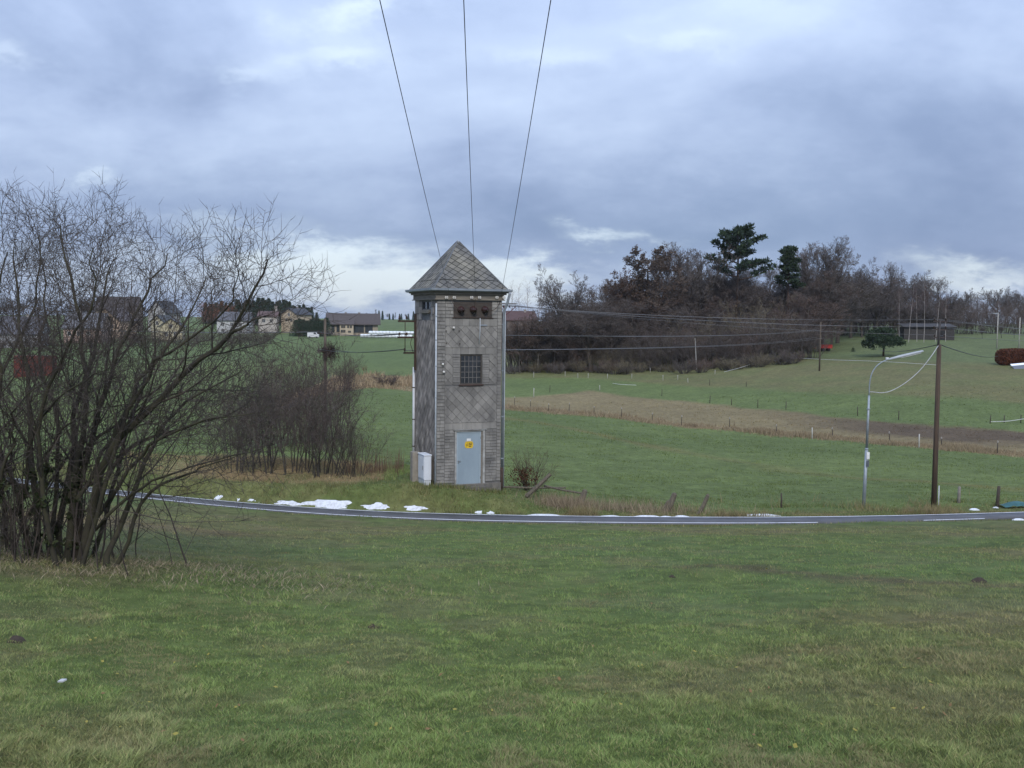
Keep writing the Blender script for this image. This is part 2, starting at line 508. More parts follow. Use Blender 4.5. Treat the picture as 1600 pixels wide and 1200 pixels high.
def thing(name, label, cat, loc=(0, 0, 0), rz=0.0, group=None):
    o = bpy.data.objects.new(name, None); C.objects.link(o)
    o.empty_display_size = 0.3; o.location = loc; o.rotation_euler = (0, 0, rz)
    return tag(o, label, cat, group)


def npmesh(name, v, f, smooth=False, col=None):
    """v (n,3), f (m,k) -> mesh, fast"""
    me = bpy.data.meshes.new(name); v = np.ascontiguousarray(v, np.float32); f = np.ascontiguousarray(f, np.int32)
    m, k = f.shape
    me.vertices.add(len(v)); me.vertices.foreach_set('co', v.ravel())
    me.loops.add(m * k); me.loops.foreach_set('vertex_index', f.ravel())
    me.polygons.add(m); me.polygons.foreach_set('loop_start', np.arange(0, m * k, k, dtype=np.int32))
    if smooth: me.polygons.foreach_set('use_smooth', np.ones(m, bool))
    if col is not None:
        a = me.color_attributes.new('Col', 'FLOAT_COLOR', 'POINT')
        c4 = np.ones((len(v), 4), np.float32); c4[:, :3] = col; a.data.foreach_set('color', c4.ravel())
    me.update(calc_edges=True)
    return me


# ------------------------------------------------------------------ the ground
def build_ground():
    ds = [-40, -15, -4, 0, 2.5, 4.0, 5.0]
    while ds[-1] < 31: ds.append(ds[-1] + max(0.16, ds[-1] * 0.011))
    while ds[-1] < 50: ds.append(ds[-1] + 0.24)
    while ds[-1] < 4000: ds.append(ds[-1] * (1.0095 if ds[-1] < 420 else 1.06))
    ds = np.array(ds)
    core = np.linspace(-0.56, 0.56, 281); side = np.array([0.6, 0.66, 0.75, 0.9, 1.1, 1.35, 1.68])
    ts = np.concatenate([-side[::-1], core, side])
    D, T = np.meshgrid(ds, ts, indexing='ij')
    X = T * np.maximum(D, 12.0); Y = D
    x = X.ravel(); y = Y.ravel()
    z = Zt(x, y)
    col = ground_col(x, y)
    nr, nc = D.shape
    idx = np.arange(nr * nc).reshape(nr, nc)
    f = np.stack([idx[:-1, :-1], idx[:-1, 1:], idx[1:, 1:], idx[1:, :-1]], -1).reshape(-1, 4)
    me = npmesh('ground', np.stack([x, y, z], 1), f, True, col)
    g = link('ground', me, attr_mat('meadow_soil', 0.95, 0, 0.7, 0.46, 2.2))
    g['kind'] = 'structure'; g['label'] = 'green and brown winter meadows running down and up a shallow valley'
    return g


build_ground()


# ------------------------------------------------------------------ road
def road_strip(t0, t1, o0, o1, lift, n=220):
    ts = np.linspace(t0, t1, n); dn = road_near(ts)
    v = []
    for o in np.linspace(o0, o1, 3):
        y = dn + o; x = ts * y
        v.append(np.stack([x, y, roadz(ts, y, np.full(n, o)) + lift], 1))
    v = np.concatenate(v); a = np.arange(n - 1)
    f = np.concatenate([np.stack([a + r * n, a + 1 + r * n, a + 1 + (r + 1) * n, a + (r + 1) * n], 1) for r in (0, 1)])
    return v, f


def build_road():
    v, f = road_strip(-1.3, 1.2, 0, RW, 0.0, 700)
    # give the slab a thickness so that its edges stand in the verge
    n = len(v); lo = v.copy(); lo[:, 2] -= 0.12
    k = 700; a = np.arange(k - 1)
    s1 = np.stack([a, a + n, a + 1 + n, a + 1], 1); b = a + 2 * k
    s2 = np.stack([b + 1, b + 1 + n, b + n, b], 1)
    m = mat('asphalt', (0.050, 0.049, 0.053), (0.082, 0.080, 0.084), 0.62, 1.3, 0.25, 8, 0.4, bscale=60)
    r = link('road', npmesh('road', np.concatenate([v, lo]), np.concatenate([f, s1, s2])), m)
    r['kind'] = 'structure'; r['label'] = 'narrow dark asphalt lane with white edge lines'
    w = mat('road_paint', (0.74, 0.75, 0.78), (0.46, 0.47, 0.49), 0.6, 2.5, 0.1, 8, lo=0.52, hi=0.72)
    for (a0, a1, o0, o1) in ((-1.3, (1285 - 800) / 1600, 0.06, 0.17), ((1452 - 800) / 1600, (1548 - 800) / 1600, 0.06, 0.17), (-1.3, 1.2, RW - 0.16, RW - 0.05)):
        v, f = road_strip(a0, a1, o0, o1, 0.005, 400)
        link('edge_line', npmesh('edge_line', v, f), w, r)


build_road()

# ------------------------------------------------------------------ transformer tower
TH = R(22.0); SF = 2.65; SS = 2.90
C0 = P(681, 762, 39.0); C0.z = 0.0
Uw = Vector((math.cos(TH), math.sin(TH), 0)); Vw = Vector((-math.sin(TH), math.cos(TH), 0))


def FA(px, py):
    """photograph pixel -> (along the front wall, height)"""
    r = ray(px, py); n = Vw
    k = (C0 - CAM).dot(n) / r.dot(n); q = CAM + r * k - C0
    return q.dot(Uw), q.z


def LA(px, py):
    """photograph pixel -> (along the left wall, height)"""
    r = ray(px, py); n = Uw
    k = (C0 - CAM).dot(n) / r.dot(n); q = CAM + r * k - C0
    return q.dot(Vw), q.z


def TL(x, y, z): return C0 + Uw * x + Vw * y + Vector((0, 0, z))


def clip(poly, x0, x1, y0, y1):
    def cut(p, ax, v, s):
        o = []
        for i in range(len(p)):
            a, b = p[i], p[(i + 1) % len(p)]
            ia = (a[ax] - v) * s >= 0; ib = (b[ax] - v) * s >= 0
            if ia: o.append(a)
            if ia != ib:
                k = (v - a[ax]) / (b[ax] - a[ax]); o.append((a[0] + (b[0] - a[0]) * k, a[1] + (b[1] - a[1]) * k))
        return o
    for ax, v, s in ((0, x0, 1), (0, x1, -1), (1, y0, 1), (1, y1, -1)):
        poly = cut(poly, ax, v, s)
        if len(poly) < 3: return []
    return poly


def clip_convex(poly, reg):
    for i in range(len(reg)):
        a, b = reg[i], reg[(i + 1) % len(reg)]; o = []
        sd_ = lambda p: (b[0] - a[0]) * (p[1] - a[1]) - (b[1] - a[1]) * (p[0] - a[0])
        for j in range(len(poly)):
            p, q = poly[j], poly[(j + 1) % len(poly)]; sp, sq = sd_(p), sd_(q)
            if sp >= 0: o.append(p)
            if (sp >= 0) != (sq >= 0):
                k = sp / (sp - sq); o.append((p[0] + (q[0] - p[0]) * k, p[1] + (q[1] - p[1]) * k))
        poly = o
        if len(poly) < 3: return []
    return poly


def parea(p): return abs(sum(p[i][0] * p[(i + 1) % len(p)][1] - p[(i + 1) % len(p)][0] * p[i][1] for i in range(len(p)))) / 2


def shrink(p, g):
    cx = sum(q[0] for q in p) / len(p); cy = sum(q[1] for q in p) / len(p)
    o = []
    for q in p:
        d = math.hypot(q[0] - cx, q[1] - cy); k = max(0.3, 1 - g / max(d, 1e-3)); o.append((cx + (q[0] - cx) * k, cy + (q[1] - cy) * k))
    return o


def diamonds(reg, w, h, gap=0.007, ox=0.0, oy=0.0):
    xs = [p[0] for p in reg]; ys = [p[1] for p in reg]; out = []
    r0 = int((min(ys) - oy) / (h / 2)) - 2; r1 = int((max(ys) - oy) / (h / 2)) + 3
    for r in range(r0, r1):
        cy = oy + r * h / 2
        c0 = int((min(xs) - ox) / w) - 2; c1 = int((max(xs) - ox) / w) + 3
        for c in range(c0, c1):
            cx = ox + c * w + (w / 2 if r % 2 else 0)
            p = clip_convex([(cx - w / 2, cy), (cx, cy - h / 2), (cx + w / 2, cy), (cx, cy + h / 2)], reg)
            if len(p) >= 3 and parea(p) > 0.006: out.append(shrink(p, gap * 1.3))
    return out


def courses(x0, x1, y0, y1, h, w, gap=0.006):
    out = []; y = y0; i = 0
    nrow = max(1, round((y1 - y0) / h)); h = (y1 - y0) / nrow
    for r in range(nrow):
        x = x0 - (random.random() * w * .6 if w < (x1 - x0) else 0)
        while x < x1 - 0.01:
            e = x + w * random.uniform(.8, 1.2)
            a, b = max(x, x0), min(e, x1)
            if x1 - b < 0.05: b = x1; e = x1
            if b - a > 0.03:
                out.append([(a + gap / 2, y + gap / 2), (b - gap / 2, y + gap / 2), (b - gap / 2, y + h - gap / 2), (a + gap / 2, y + h - gap / 2)])
            x = e
        y += h
    return out


def rect(x0, x1, y0, y1): return [(x0, y0), (x1, y0), (x1, y1), (x0, y1)]


def tile_mesh(mb, poly, o, U, V, Nn, th, tilt=0.0, j=0.0):
    """a thin shingle whose lower edge stands proud"""
    o = Vector(o); U = Vector(U); V = Vector(V); Nn = Vector(Nn)
    y0 = min(p[1] for p in poly); y1 = max(p[1] for p in poly); k = len(poly)
    dj = random.uniform(0, j)
    a = []; b = []
    for p in poly:
        f = (y1 - p[1]) / max(y1 - y0, 1e-3)
        q = o + U * p[0] + V * p[1]
        a.append(q + Nn * 0.001); b.append(q + Nn * (th + dj + tilt * f))
    fs = [tuple(range(k, 2 * k))] + [(i, (i + 1) % k, k + (i + 1) % k, k + i) for i in range(k)]
    mb.add(a + b, fs)


def build_tower():
    T = thing('transformer_tower', 'grey shingled electricity transformer tower with pyramid slate roof and steel door', 'tower', C0, TH)
    X, Y, Z = (1, 0, 0), (0, 1, 0), (0, 0, 1)
    m_core = mat('weathered_board', (0.115, 0.112, 0.110), (0.15, 0.147, 0.143), 0.9, 3)
    m_sh = mat('fibre_cement_shingle', (0.235, 0.222, 0.202), (0.125, 0.119, 0.112), 0.88, 1.5, 0.25, 9, rnd=0.17, bscale=30, stretch=(1, 1, .45))
    m_shj = mat('fibre_cement_shingle_small', (0.225, 0.213, 0.194), (0.115, 0.110, 0.104), 0.88, 1.5, 0.25, 9, island=0.20, bscale=30, stretch=(1, 1, .45))
    m_side = mat('slate_side', (0.275, 0.242, 0.210), (0.150, 0.134, 0.120), 0.8, 2.2, 0.25, 8, island=0.34)
    m_slate = mat('roof_slate', (0.165, 0.153, 0.124), (0.105, 0.103, 0.098), 0.8, 1.1, 0.35, 8, rnd=0.28, bscale=22)
    m_zinc = mat('zinc', (0.30, 0.33, 0.36), (0.22, 0.24, 0.27), 0.5, 5, 0, 5, 0.5, 0.35)
    m_wood = mat('grey_timber', (0.205, 0.182, 0.150), (0.130, 0.117, 0.100), 0.85, 4, 0.3, 7, stretch=(0.4, 0.4, 6))
    m_dark = mat('painted_interior_dark', (0.012, 0.012, 0.014), (0.02, 0.02, 0.022), 0.6)  # near-black colour stands in for unlit interiors
    m_conc = mat('foundation_concrete', (0.165, 0.150, 0.130), (0.095, 0.09, 0.083), 0.95, 5, 0.5, 8)
    m_iron = mat('rusty_iron', (0.035, 0.026, 0.022), (0.06, 0.038, 0.028), 0.8, 9)
    m_pipe = mat('grey_plastic_pipe', (0.44, 0.47, 0.50), (0.34, 0.37, 0.40), 0.55, 3)
    m_porc = mat('porcelain', (0.62, 0.60, 0.56), (0.5, 0.48, 0.45), 0.3, 8, spec=0.5)
    m_brownp = mat('brown_porcelain', (.045, .022, .020), (.030, .015, .014), 0.25, 8, spec=0.5)
    m_glass = mat('dusty_glass', (0.016, 0.018, 0.022), (0.035, 0.037, 0.042), 0.18, 3, spec=0.6)
    ZT = 7.16                                    # top of the shingled walls
    # openings of the front wall
    wx0, wz1 = FA(719, 554); wx1, wz0 = FA(753, 600)
    dx0, dz1 = FA(710.5, 672.5); dx1, dz0 = FA(757, 757.5)
    ix0, iz1 = FA(709, 471.5); ix1, iz0 = FA(768, 496.5)
    vx1, vz1 = LA(660, 471); vx0, vz0 = LA(673, 483.5)
    # wall core, with real openings
    wall = MB()
    dep = 0.16

    def front_piece(a, b, z0, z1): wall.box(a, b, 0, dep, z0, z1)
    zb = 0.03
    for (a, b, z0, z1) in ((0, dx0, zb, ZT), (dx1, SF, zb, ZT), (dx0, dx1, dz1, wz0), (dx0, wx0, wz0, wz1), (wx1, dx1, wz0, wz1), (dx0, dx1, wz1, ZT)):
        front_piece(a, b, z0, z1)
    wall.box(0, dep, dep + .001, vx0, zb, ZT); wall.box(0, dep, vx1, SS, zb, ZT); wall.box(0, dep, vx0, vx1, zb, vz0); wall.box(0, dep, vx0, vx1, vz1, ZT)
    wall.box(SF - dep, SF, dep + .001, SS, zb, ZT); wall.box(dep + .001, SF - dep - .001, SS - dep, SS, zb, ZT)
    W = wall.build('wall', m_core, T)
    inner = MB().box(0.17, SF - .17, 0.3, SS - .17, 0.05, 0.08).box(0.17, SF - .17, 0.42, 0.44, 0.1, ZT - .05).box(0.42, 0.44, 0.46, SS - .17, 0.1, ZT - .05)
    inner.build('interior_dark_sheet', m_dark, T)  # solid sheets, darkness of the tower's inside put into their colour
    # --- front shingles. Vertical courses of the facade read from the photograph
    zr = lambda py: FA(735, py)[1]
    xr = lambda px: FA(px, 600)[0]
    xl, xrr = 0.335, xr(776)
    z_i = iz0 - 0.03; z_b1 = zr(509.5); z_b2 = zr(543); z_b3 = zr(553); z_c = zr(660); z_d = zr(671)
    ORG, NF = (0, 0, 0), (0, -1, 0)
    dia = []
    for rg in (rect(xl, xrr, z_b1 - (z_b1 - z_b2), z_b1), rect(xl, wx0 - .30, wz0 - .02, z_b3), rect(wx1 + .28, xrr, wz0 - .02, z_b3), rect(xl, xrr, z_c, wz0 - .075)):
        dia += diamonds(rg, 0.35, 0.35, 0.005, 0.1, 0.05)
    for p in dia:
        mb = MB(); tile_mesh(mb, p, ORG, X, Z, NF, 0.006, 0.016, 0.006); mb.build('shingle', m_sh, W, fix=False)
    for rg in (courses(xl, xrr, z_b2 + .004, z_b3 - .004, 1, .36), courses(xl, xrr, z_d + .01, z_c - .008, 1, .42), courses(0.335, xrr, z_b1 + .006, z_i, 1, .30)):
        for p in [q for q in rg]:
            x0_, x1_ = p[0][0], p[1][0]
            mb = MB(); tile_mesh(mb, p, ORG, X, Z, NF, 0.007, 0.008, 0.005); mb.build('shingle', m_sh, W, fix=False)
    small = []
    small += courses(0.012, 0.325, 0.10, ZT - .02, 0.135, 0.30)
    small += courses(xrr + .01, SF - .01, 0.10, ZT - .02, 0.135, 0.30)
    small += courses(wx0 - .295, wx0 - .012, wz0 - .02, wz1, 0.10, .4)
    small += courses(wx1 + .012, wx1 + .275, wz0 - .02, wz1, 0.10, .4)
    small += courses(0.335, dx0 - .02, 0.10, z_d - .005, 0.115, .30)
    small += courses(dx1 + .02, xrr, 0.10, z_d - .005, 0.115, .32)
    small += courses(0.335, ix0 - .02, z_i + .02, ZT - .02, 0.135, .30)
    small += courses(ix1 + .02, xrr, z_i + .02, ZT - .02, 0.135, .30)
    mb = MB()
    for p in small: tile_mesh(mb, p, ORG, X, Z, NF, 0.004, 0.024, 0.010)
    o = mb.build('coursed_shingles', m_shj, W, fix=False); o['kind'] = 'stuff'
    # --- left wall: narrow diamonds, right and back walls the same
    mb = MB()
    zs = LA(660, 500)[1]
    for p in diamonds(rect(0.10, SS - .08, 0.16, zs), 0.34, 0.40, 0.009): tile_mesh(mb, p, (0, 0, 0), Y, Z, (-1, 0, 0), 0.008, 0.012, 0.008)
    for p in courses(0.10, vx0 - .03, zs + .01, ZT - .02, .22, .5) + courses(vx1 + .03, SS - .08, zs + .01, ZT - .02, .22, .5): tile_mesh(mb, p, (0, 0, 0), Y, Z, (-1, 0, 0), 0.006, 0.012, 0.008)
    for p in courses(0.008, 0.095, 0.16, ZT - .02, .2, .3): tile_mesh(mb, p, (0, 0, 0), Y, Z, (-1, 0, 0), 0.006, 0.012, 0.004)
    for p in diamonds(rect(0.02, SS - .02, 0.1, ZT - .03), 0.34, 0.40, 0.009): tile_mesh(mb, p, (SF, 0, 0), Y, Z, (1, 0, 0), 0.008, 0.012, 0.008)
    for p in diamonds(rect(0.02, SF - .02, 0.1, ZT - .03), 0.40, 0.40, 0.009): tile_mesh(mb, p, (0, SS, 0), X, Z, (0, 1, 0), 0.008, 0.012, 0.008)
    o = mb.build('side_shingles', m_side, W, fix=False); o['kind'] = 'stuff'
    # foundation
    MB().box(-0.03, SF + .05, -0.05, SS + .04, -1.2, 0.025, 0.015).build('foundation', m_conc, T)
    MB().box(dx0 - .02, dx1 + .03, -0.16, -.052, -0.5, dz0 - .02, 0.01).build('doorstep', m_conc, T)
    # door
    D = MB()
    D.box(dx0, dx0 + .07, -0.03, 0.10, dz0 - .01, dz1); D.box(dx1 - .09, dx1, -0.03, 0.10, dz0 - .01, dz1); D.box(dx0 + .07, dx1 - .09, -0.03, 0.10, dz1 - .06, dz1)
    D.box(dx0 - .06, dx1 + .06, -0.07, -.001, dz1, dz1 + .025)
    D.box(dx0, dx1, -0.05, 0.10, dz0 - .035, dz0 - .011)
    m_frame = mat('door_frame_paint', (0.33, 0.33, 0.32), (0.20, 0.19, 0.175), 0.7, 4, 0.2)
    FR = D.build('door_frame', m_frame, T)
    m_door = mat('steel_door_paint', (0.245, 0.300, 0.340), (0.205, 0.255, 0.295), 0.55, 1.6, 0.05, 6, stretch=(1, 1, 0.35))
    lx0, lx1, lz0, lz1 = dx0 + .075, dx1 - .16, dz0, dz1 - .065
    leaf = MB().box(lx0, lx1, 0.02, 0.06, lz0, lz1, 0.006)
    LEAF = leaf.build('door', m_door, T)
    rim = MB()
    for (a, b, c, d) in ((lx0, lx0 + .06, lz0, lz1), (lx1 - .06, lx1, lz0, lz1), (lx0 + .061, lx1 - .061, lz0, lz0 + .06), (lx0 + .061, lx1 - .061, lz1 - .06, lz1)):
        rim.box(a + .002, b - .002, 0.008, 0.019, c + .002, d - .002)
    rim.build('door_rim', mat('steel_door_rim', (0.29, 0.345, 0.385), (0.25, 0.30, 0.34), 0.5, 2), LEAF)
    MB().box(lx1 + .002, dx1 - .092, 0.0, 0.05, lz0, lz1).build('door_jamb', m_wood, T)
    hh = lz0 + 0.95
    MB().box(lx0 + .07, lx0 + .10, 0.0, .019, hh - .07, hh + .07, .004).box(lx0 + .075, lx0 + .17, -.03, -.012, hh + .01, hh + .03).box(lx0 + .078, lx0 + .092, -.014, .0, hh + .012, hh + .028).build('handle', mat('handle_alloy', (.5, .5, .5), None, .35, metal=.8), LEAF)
    for zz in (lz0 + .25, lz1 - .3):
        MB().lathe((lx1 - .004, .012, zz), Z, [(0, .012), (.09, .012)], 8).build('hinge', m_iron, LEAF)
    # yellow warning sign: lightning mark and lines of small print, white tag above
    sx0, sz1 = FA(726.5, 690); sx1, sz0 = FA(739.5, 700)
    sg = [(sx0 + (sx1 - sx0) * a, sz0 + (sz1 - sz0) * b) for a, b in ((.12, 0), (.88, 0), (1, .3), (1, .7), (.88, 1), (.12, 1), (0, .7), (0, .3))]
    S = MB().prism(sg, (0, 0.017, 0), X, Z, (0, -1, 0), 0, 0.006).build('warning_sign', mat('sign_yellow', (0.62, 0.40, 0.02), (0.5, 0.33, 0.03), .5), LEAF)
    S['label'] = 'yellow high-voltage warning sign on the steel door'
    blk = mat('sign_black', (0.03, 0.03, 0.025), None, .6)
    w_, h_ = sx1 - sx0, sz1 - sz0; pr = MB()
    bolt = [(.20, .12), (.34, .48), (.27, .50), (.36, .86), (.16, .44), (.24, .42)]
    pr.prism([(sx0 + w_ * a, sz0 + h_ * b) for a, b in bolt], (0, 0.0105, 0), X, Z, (0, -1, 0), 0, .0015)
    for (a, b, c, d) in ((.46, .62, .68, .80), (.66, .86, .68, .80), (.46, .56, .45, .57), (.60, .84, .45, .57), (.46, .78, .22, .34), (.46, .50, .3, .8)):
        pr.prism(rect(sx0 + w_ * a, sx0 + w_ * b, sz0 + h_ * c, sz0 + h_ * d), (0, 0.0105, 0), X, Z, (0, -1, 0), 0, .0012 + a * .0004)
    pr.build('sign_print', blk, S)
    tx0, tz1 = FA(729.5, 685.5); tx1, tz0 = FA(736, 689)
    MB().box(tx0, tx1, .012, .019, tz0, tz1).build('number_tag', mat('tag_white', (.68, .68, .66), None, .5), LEAF)
    # window
    WN = MB()
    fw = 0.045
    for (a, b, c, d) in ((wx0, wx0 + fw, wz0, wz1), (wx1 - fw, wx1, wz0, wz1), (wx0 + fw, wx1 - fw, wz0, wz0 + fw), (wx0 + fw, wx1 - fw, wz1 - fw, wz1)):
        WN.box(a, b, .03, .12, c, d)
    WI = WN.build('window', mat('window_frame', (.07, .06, .05), (.045, .04, .035), .7), T)
    nx, nz_ = 5, 5; bar = MB()
    gx = [wx0 + fw + (wx1 - wx0 - 2 * fw) * i / nx for i in range(nx + 1)]; gz = [wz0 + fw + (wz1 - wz0 - 2 * fw) * i / nz_ for i in range(nz_ + 1)]
    for g in gx[1:-1]: bar.box(g - .010, g + .010, .040, .062, wz0 + fw, wz1 - fw)
    for g in gz[1:-1]: bar.box(wx0 + fw, wx1 - fw, .044, .058, g - .010, g + .010)
    bar.build('glazing_bars', mat('glazing_bar', (.16, .15, .14), (.1, .09, .085), .7), WI)
    for i in range(nx):
        for j in range(nz_):
            MB().box(gx[i] + .0005, gx[i + 1] - .0005, .048 + random.random() * .004, .0555, gz[j] + .0005, gz[j + 1] - .0005).build('pane', m_glass, WI)
    MB().box(wx0 - .05, wx1 + .05, -0.07, .10, wz0 - .05, wz0 - .003).build('window_sill', mat('rusty_sill', (.075, .045, .035), (.05, .034, .03), .8), WI)
    # small louvred vent of the left wall
    VN = MB()
    for (a, b, c, d) in ((vx0, vx0 + .04, vz0, vz1), (vx1 - .04, vx1, vz0, vz1), (vx0 + .04, vx1 - .04, vz0, vz0 + .03), (vx0 + .04, vx1 - .04, vz1 - .03, vz1), ((vx0 + vx1) / 2 - .012, (vx0 + vx1) / 2 + .012, vz0 + .03, vz1 - .03)):
        VN.box(.02, .10, a, b, c, d)
    V1 = VN.build('vent_window', mat('vent_frame', (.11, .11, .105), None, .7), T)
    MB().box(.06, .065, vx0 + .04, vx1 - .04, vz0 + .03, vz1 - .03).build('pane', m_glass, V1)
    MB().box(-.09, .05, vx0 - .05, vx1 + .05, vz0 - .09, vz0 - .01).box(-.11, -.005, vx0 - .01, vx1 + .01, vz0 - .14, vz0 - .095).build('vent_sill', m_wood, V1)
    # bushing panel
    B = MB().box(ix0, ix1, -.02, -.001, iz0, iz1).build('bushing_panel', mat('panel_wood', (.070, .058, .050), (.045, .038, .034), .85, 3, .3, stretch=(1, 1, 5)), T)
    MB().box(ix0 - .06, ix1 + .07, -.05, -.001, iz0 - .03, iz0 - .002).build('panel_sill', m_iron, B)
    for pxx in (719.5, 738.8, 757):
        bx, bz = FA(pxx, 484)
        q = MB().lathe((bx, -.02, bz), (0, -1, 0), [(0, .14), (.03, .14), (.035, .10), (.08, .10), (.085, .125), (.11, .125), (.115, .08), (.17, .075), (.175, .10), (.20, .10), (.205, .05), (.26, .045), (.27, .02), (.30, .018)], 16).build('bushing', m_brownp, B, True)
        ring = [(bx + .13 * math.cos(a), -.053, bz + .13 * math.sin(a)) for a in [R(-80 + 11 * i) for i in range(10)]]
        MB().tube(ring, .010, 6).build('bushing_rim', m_porc, q, True)
    # cornice, fascia, gutter
    CZ0, CZ1 = 7.16, 7.42
    co = MB()
    co.box(-.06, SF + .06, -.06, SS + .06, 7.165, 7.36)
    COR = co.build('cornice', m_wood, T)
    for k_, (a, b, c, d, z0, z1) in enumerate(((-.10, SF + .10, -.10, SS + .10, 7.145, 7.18), (-.14, SF + .14, -.14, SS + .14, 7.362, 7.43), (-.20, SF + .20, -.20, SS + .20, 7.432, 7.475))):
        MB().box(a, b, c, d, z0, z1).build('cornice_board', m_wood, COR)
    # insulator rings under the eaves, a pair for each incoming wire
    for pr_ in ((696, 708), (735.2, 747.5), (774.6, 785.6)):
        for pxx in pr_:
            bx, bz = FA(pxx, 465)
            ring = [(bx + .048 * math.cos(a), -.13, bz + .048 * math.sin(a)) for a in [2 * math.pi * i / 12 for i in range(13)]]
            q = MB().tube(ring, .022, 6, False).lathe((bx, -.062, bz), (0, -1, 0), [(0, .02), (.06, .02)], 8)
            q.build('insulator', m_porc, COR, True)
    # lead-in cables from the insulators to the bushings
    for (pa, pb) in (((703, 467), (716, 484)), ((741, 468), (739, 482)), ((780, 469), (760, 486))):
        a = FA(*pa); b = FA(*pb); c = ((a[0] + b[0]) / 2 + (.12 if pa[0] > 760 else -.03), min(a[1], b[1]) + .02)
        pts = []
        for i in range(9):
            s_ = i / 8; q = [(1 - s_) ** 2 * a[k] + 2 * s_ * (1 - s_) * c[k] + s_ * s_ * b[k] for k in (0, 1)]
            pts.append((q[0], -.14 - .16 * s_, q[1]))
        MB().tube(pts, .012, 6).build('lead_in_cable', m_iron, T, True)
    # roof: steep pyramid with a kicked-out foot
    apx, apy, apz = SF / 2, SS / 2, 9.50
    e = 0.17; ez = 7.56; kx, kz = -0.10, 7.90
    EO = [(-e, -e, ez), (SF + e, -e, ez), (SF + e, SS + e, ez), (-e, SS + e, ez)]
    KO = [(-kx, -kx, kz), (SF + kx, -kx, kz), (SF + kx, SS + kx, kz), (-kx, SS + kx, kz)]
    AP = (apx, apy, apz)
    rb = MB(); rb.add([*EO, *KO, AP], [(0, 1, 5, 4), (1, 2, 6, 5), (2, 3, 7, 6), (3, 0, 4, 7), (4, 5, 8), (5, 6, 8), (6, 7, 8), (7, 4, 8), (3, 2, 1, 0)])
    RF = rb.build('roof', mat('roof_underlay', (.05, .05, .05), (.035, .035, .037), .9), T)
    back = MB()
    for i in range(4):
        j = (i + 1) % 4
        for kind in (0, 1):
            if kind == 0: quad = [EO[i], EO[j], KO[j], KO[i]]
            else: quad = [KO[i], KO[j], AP]
            q = [Vector(p) for p in quad]; u = (q[1] - q[0]).normalized(); n = u.cross(q[2] - q[0]).normalized(); v = n.cross(u)
            mid = (q[0] + q[1]) / 2
            poly = [((p - mid).dot(u), (p - mid).dot(v)) for p in q]
            for p in diamonds(poly, 0.36, 0.30, 0.012, 0, -0.05 if kind else 0.02):
                if i in (0, 3):
                    mb = MB(); tile_mesh(mb, p, mid, u, v, n, 0.010, 0.014, 0.010); mb.build('slate', m_slate, RF, fix=False)
                else: tile_mesh(back, p, mid, u, v, n, 0.010, 0.014, 0.010)
    o = back.build('far_slates', m_slate, RF, fix=False); o['kind'] = 'stuff'
    for i in range(4):
        MB().tube([Vector(EO[i]) + Vector((0, 0, .02)), Vector(KO[i]) + Vector((0, 0, .02)), Vector(AP) + Vector((0, 0, .02))], .030, 6).build('hip_cap', mat('hip_zinc', (.13, .135, .14), (.09, .095, .10), .7), RF)
    MB().lathe((apx, apy, apz - .06), Z, [(0, .09), (.06, .07), (.10, .03), (.12, .005)], 10).build('finial', m_zinc, RF, True)
    # gutter: half-round trough round the eaves, with brackets
    gu = MB(); g = e + .075
    ring = [(-g, -g), (SF + g, -g), (SF + g, SS + g), (-g, SS + g)]
    prof = [(-.075, .0), (-.068, -.05), (-.03, -.078), (.03, -.078), (.068, -.05), (.075, .02), (.082, .02), (.075, -.055), (.034, -.086), (-.034, -.086), (-.075, -.055), (-.082, .0)]
    vs_, fs_ = [], []
    for i, (gx_, gy_) in enumerate(ring):
        sx_ = -1 if gx_ < 0 else 1; sy_ = -1 if gy_ < 0 else 1
        for (a, b) in prof: vs_.append((gx_ + sx_ * a, gy_ + sy_ * a, ez - .005 + b))
    k = len(prof)
    for i in range(4):
        for a in range(k):
            fs_.append((i * k + a, i * k + (a + 1) % k, ((i + 1) % 4) * k + (a + 1) % k, ((i + 1) % 4) * k + a))
    gu.add(vs_, fs_); GU = gu.build('gutter', m_zinc, T)
    for i in range(7):
        xx = -.2 + i * (SF + .4) / 6
        MB().box(xx - .012, xx + .012, -g - .09, -g + .12, ez + .016, ez + .024).build('gutter_bracket', m_zinc, GU)
    # downpipes
    rx = SF + .09
    pts = [(SF + .22, -.26, ez - .08), (SF + .22, -.26, ez - .16), (SF + .14, -.14, ez - .62), (rx - .02, -.04, ez - .80), (rx - .03, -.02, 0.62)]
    DP = MB().tube(pts, .05, 10).build('downpipe', m_zinc, T, True)
    MB().tube([(rx - .03, -.02, .62), (rx - .03, -.02, -.45)], .058, 10).build('cast_iron_foot', m_iron, DP, True)
    for zz in (6.2, 4.4, 2.6, 0.95): MB().lathe((rx - .03, -.02, zz), Z, [(0, .062), (.04, .062)], 10).build('pipe_clamp', m_zinc, DP)
    MB().tube([(rx + .075, .06, 7.0), (rx + .075, .06, -.2)], .022, 8).build('cable_conduit', m_pipe, T, True)
    CPZ = FA(682, 474)[1]
    CP = MB().tube([(-.035, -.035, CPZ), (-.035, -.035, .02)], .032, 8).build('corner_conduit', m_pipe, T, True)
    for zz in (6.5, 5.6, 4.6, 3.4, 2.2, 1.0): MB().lathe((-.035, -.035, zz), Z, [(0, .042), (.03, .042)], 8).build('pipe_clamp', m_zinc, CP)
    ly, lzt = SS + .02, LA(646, 573)[1]
    LP = MB().tube([(-.06, SS - .08, lzt), (-.06, SS - .08, .0)], .05, 10).build('cable_riser', mat('pale_pipe', (.50, .52, .55), (.42, .44, .47), .5), T, True)
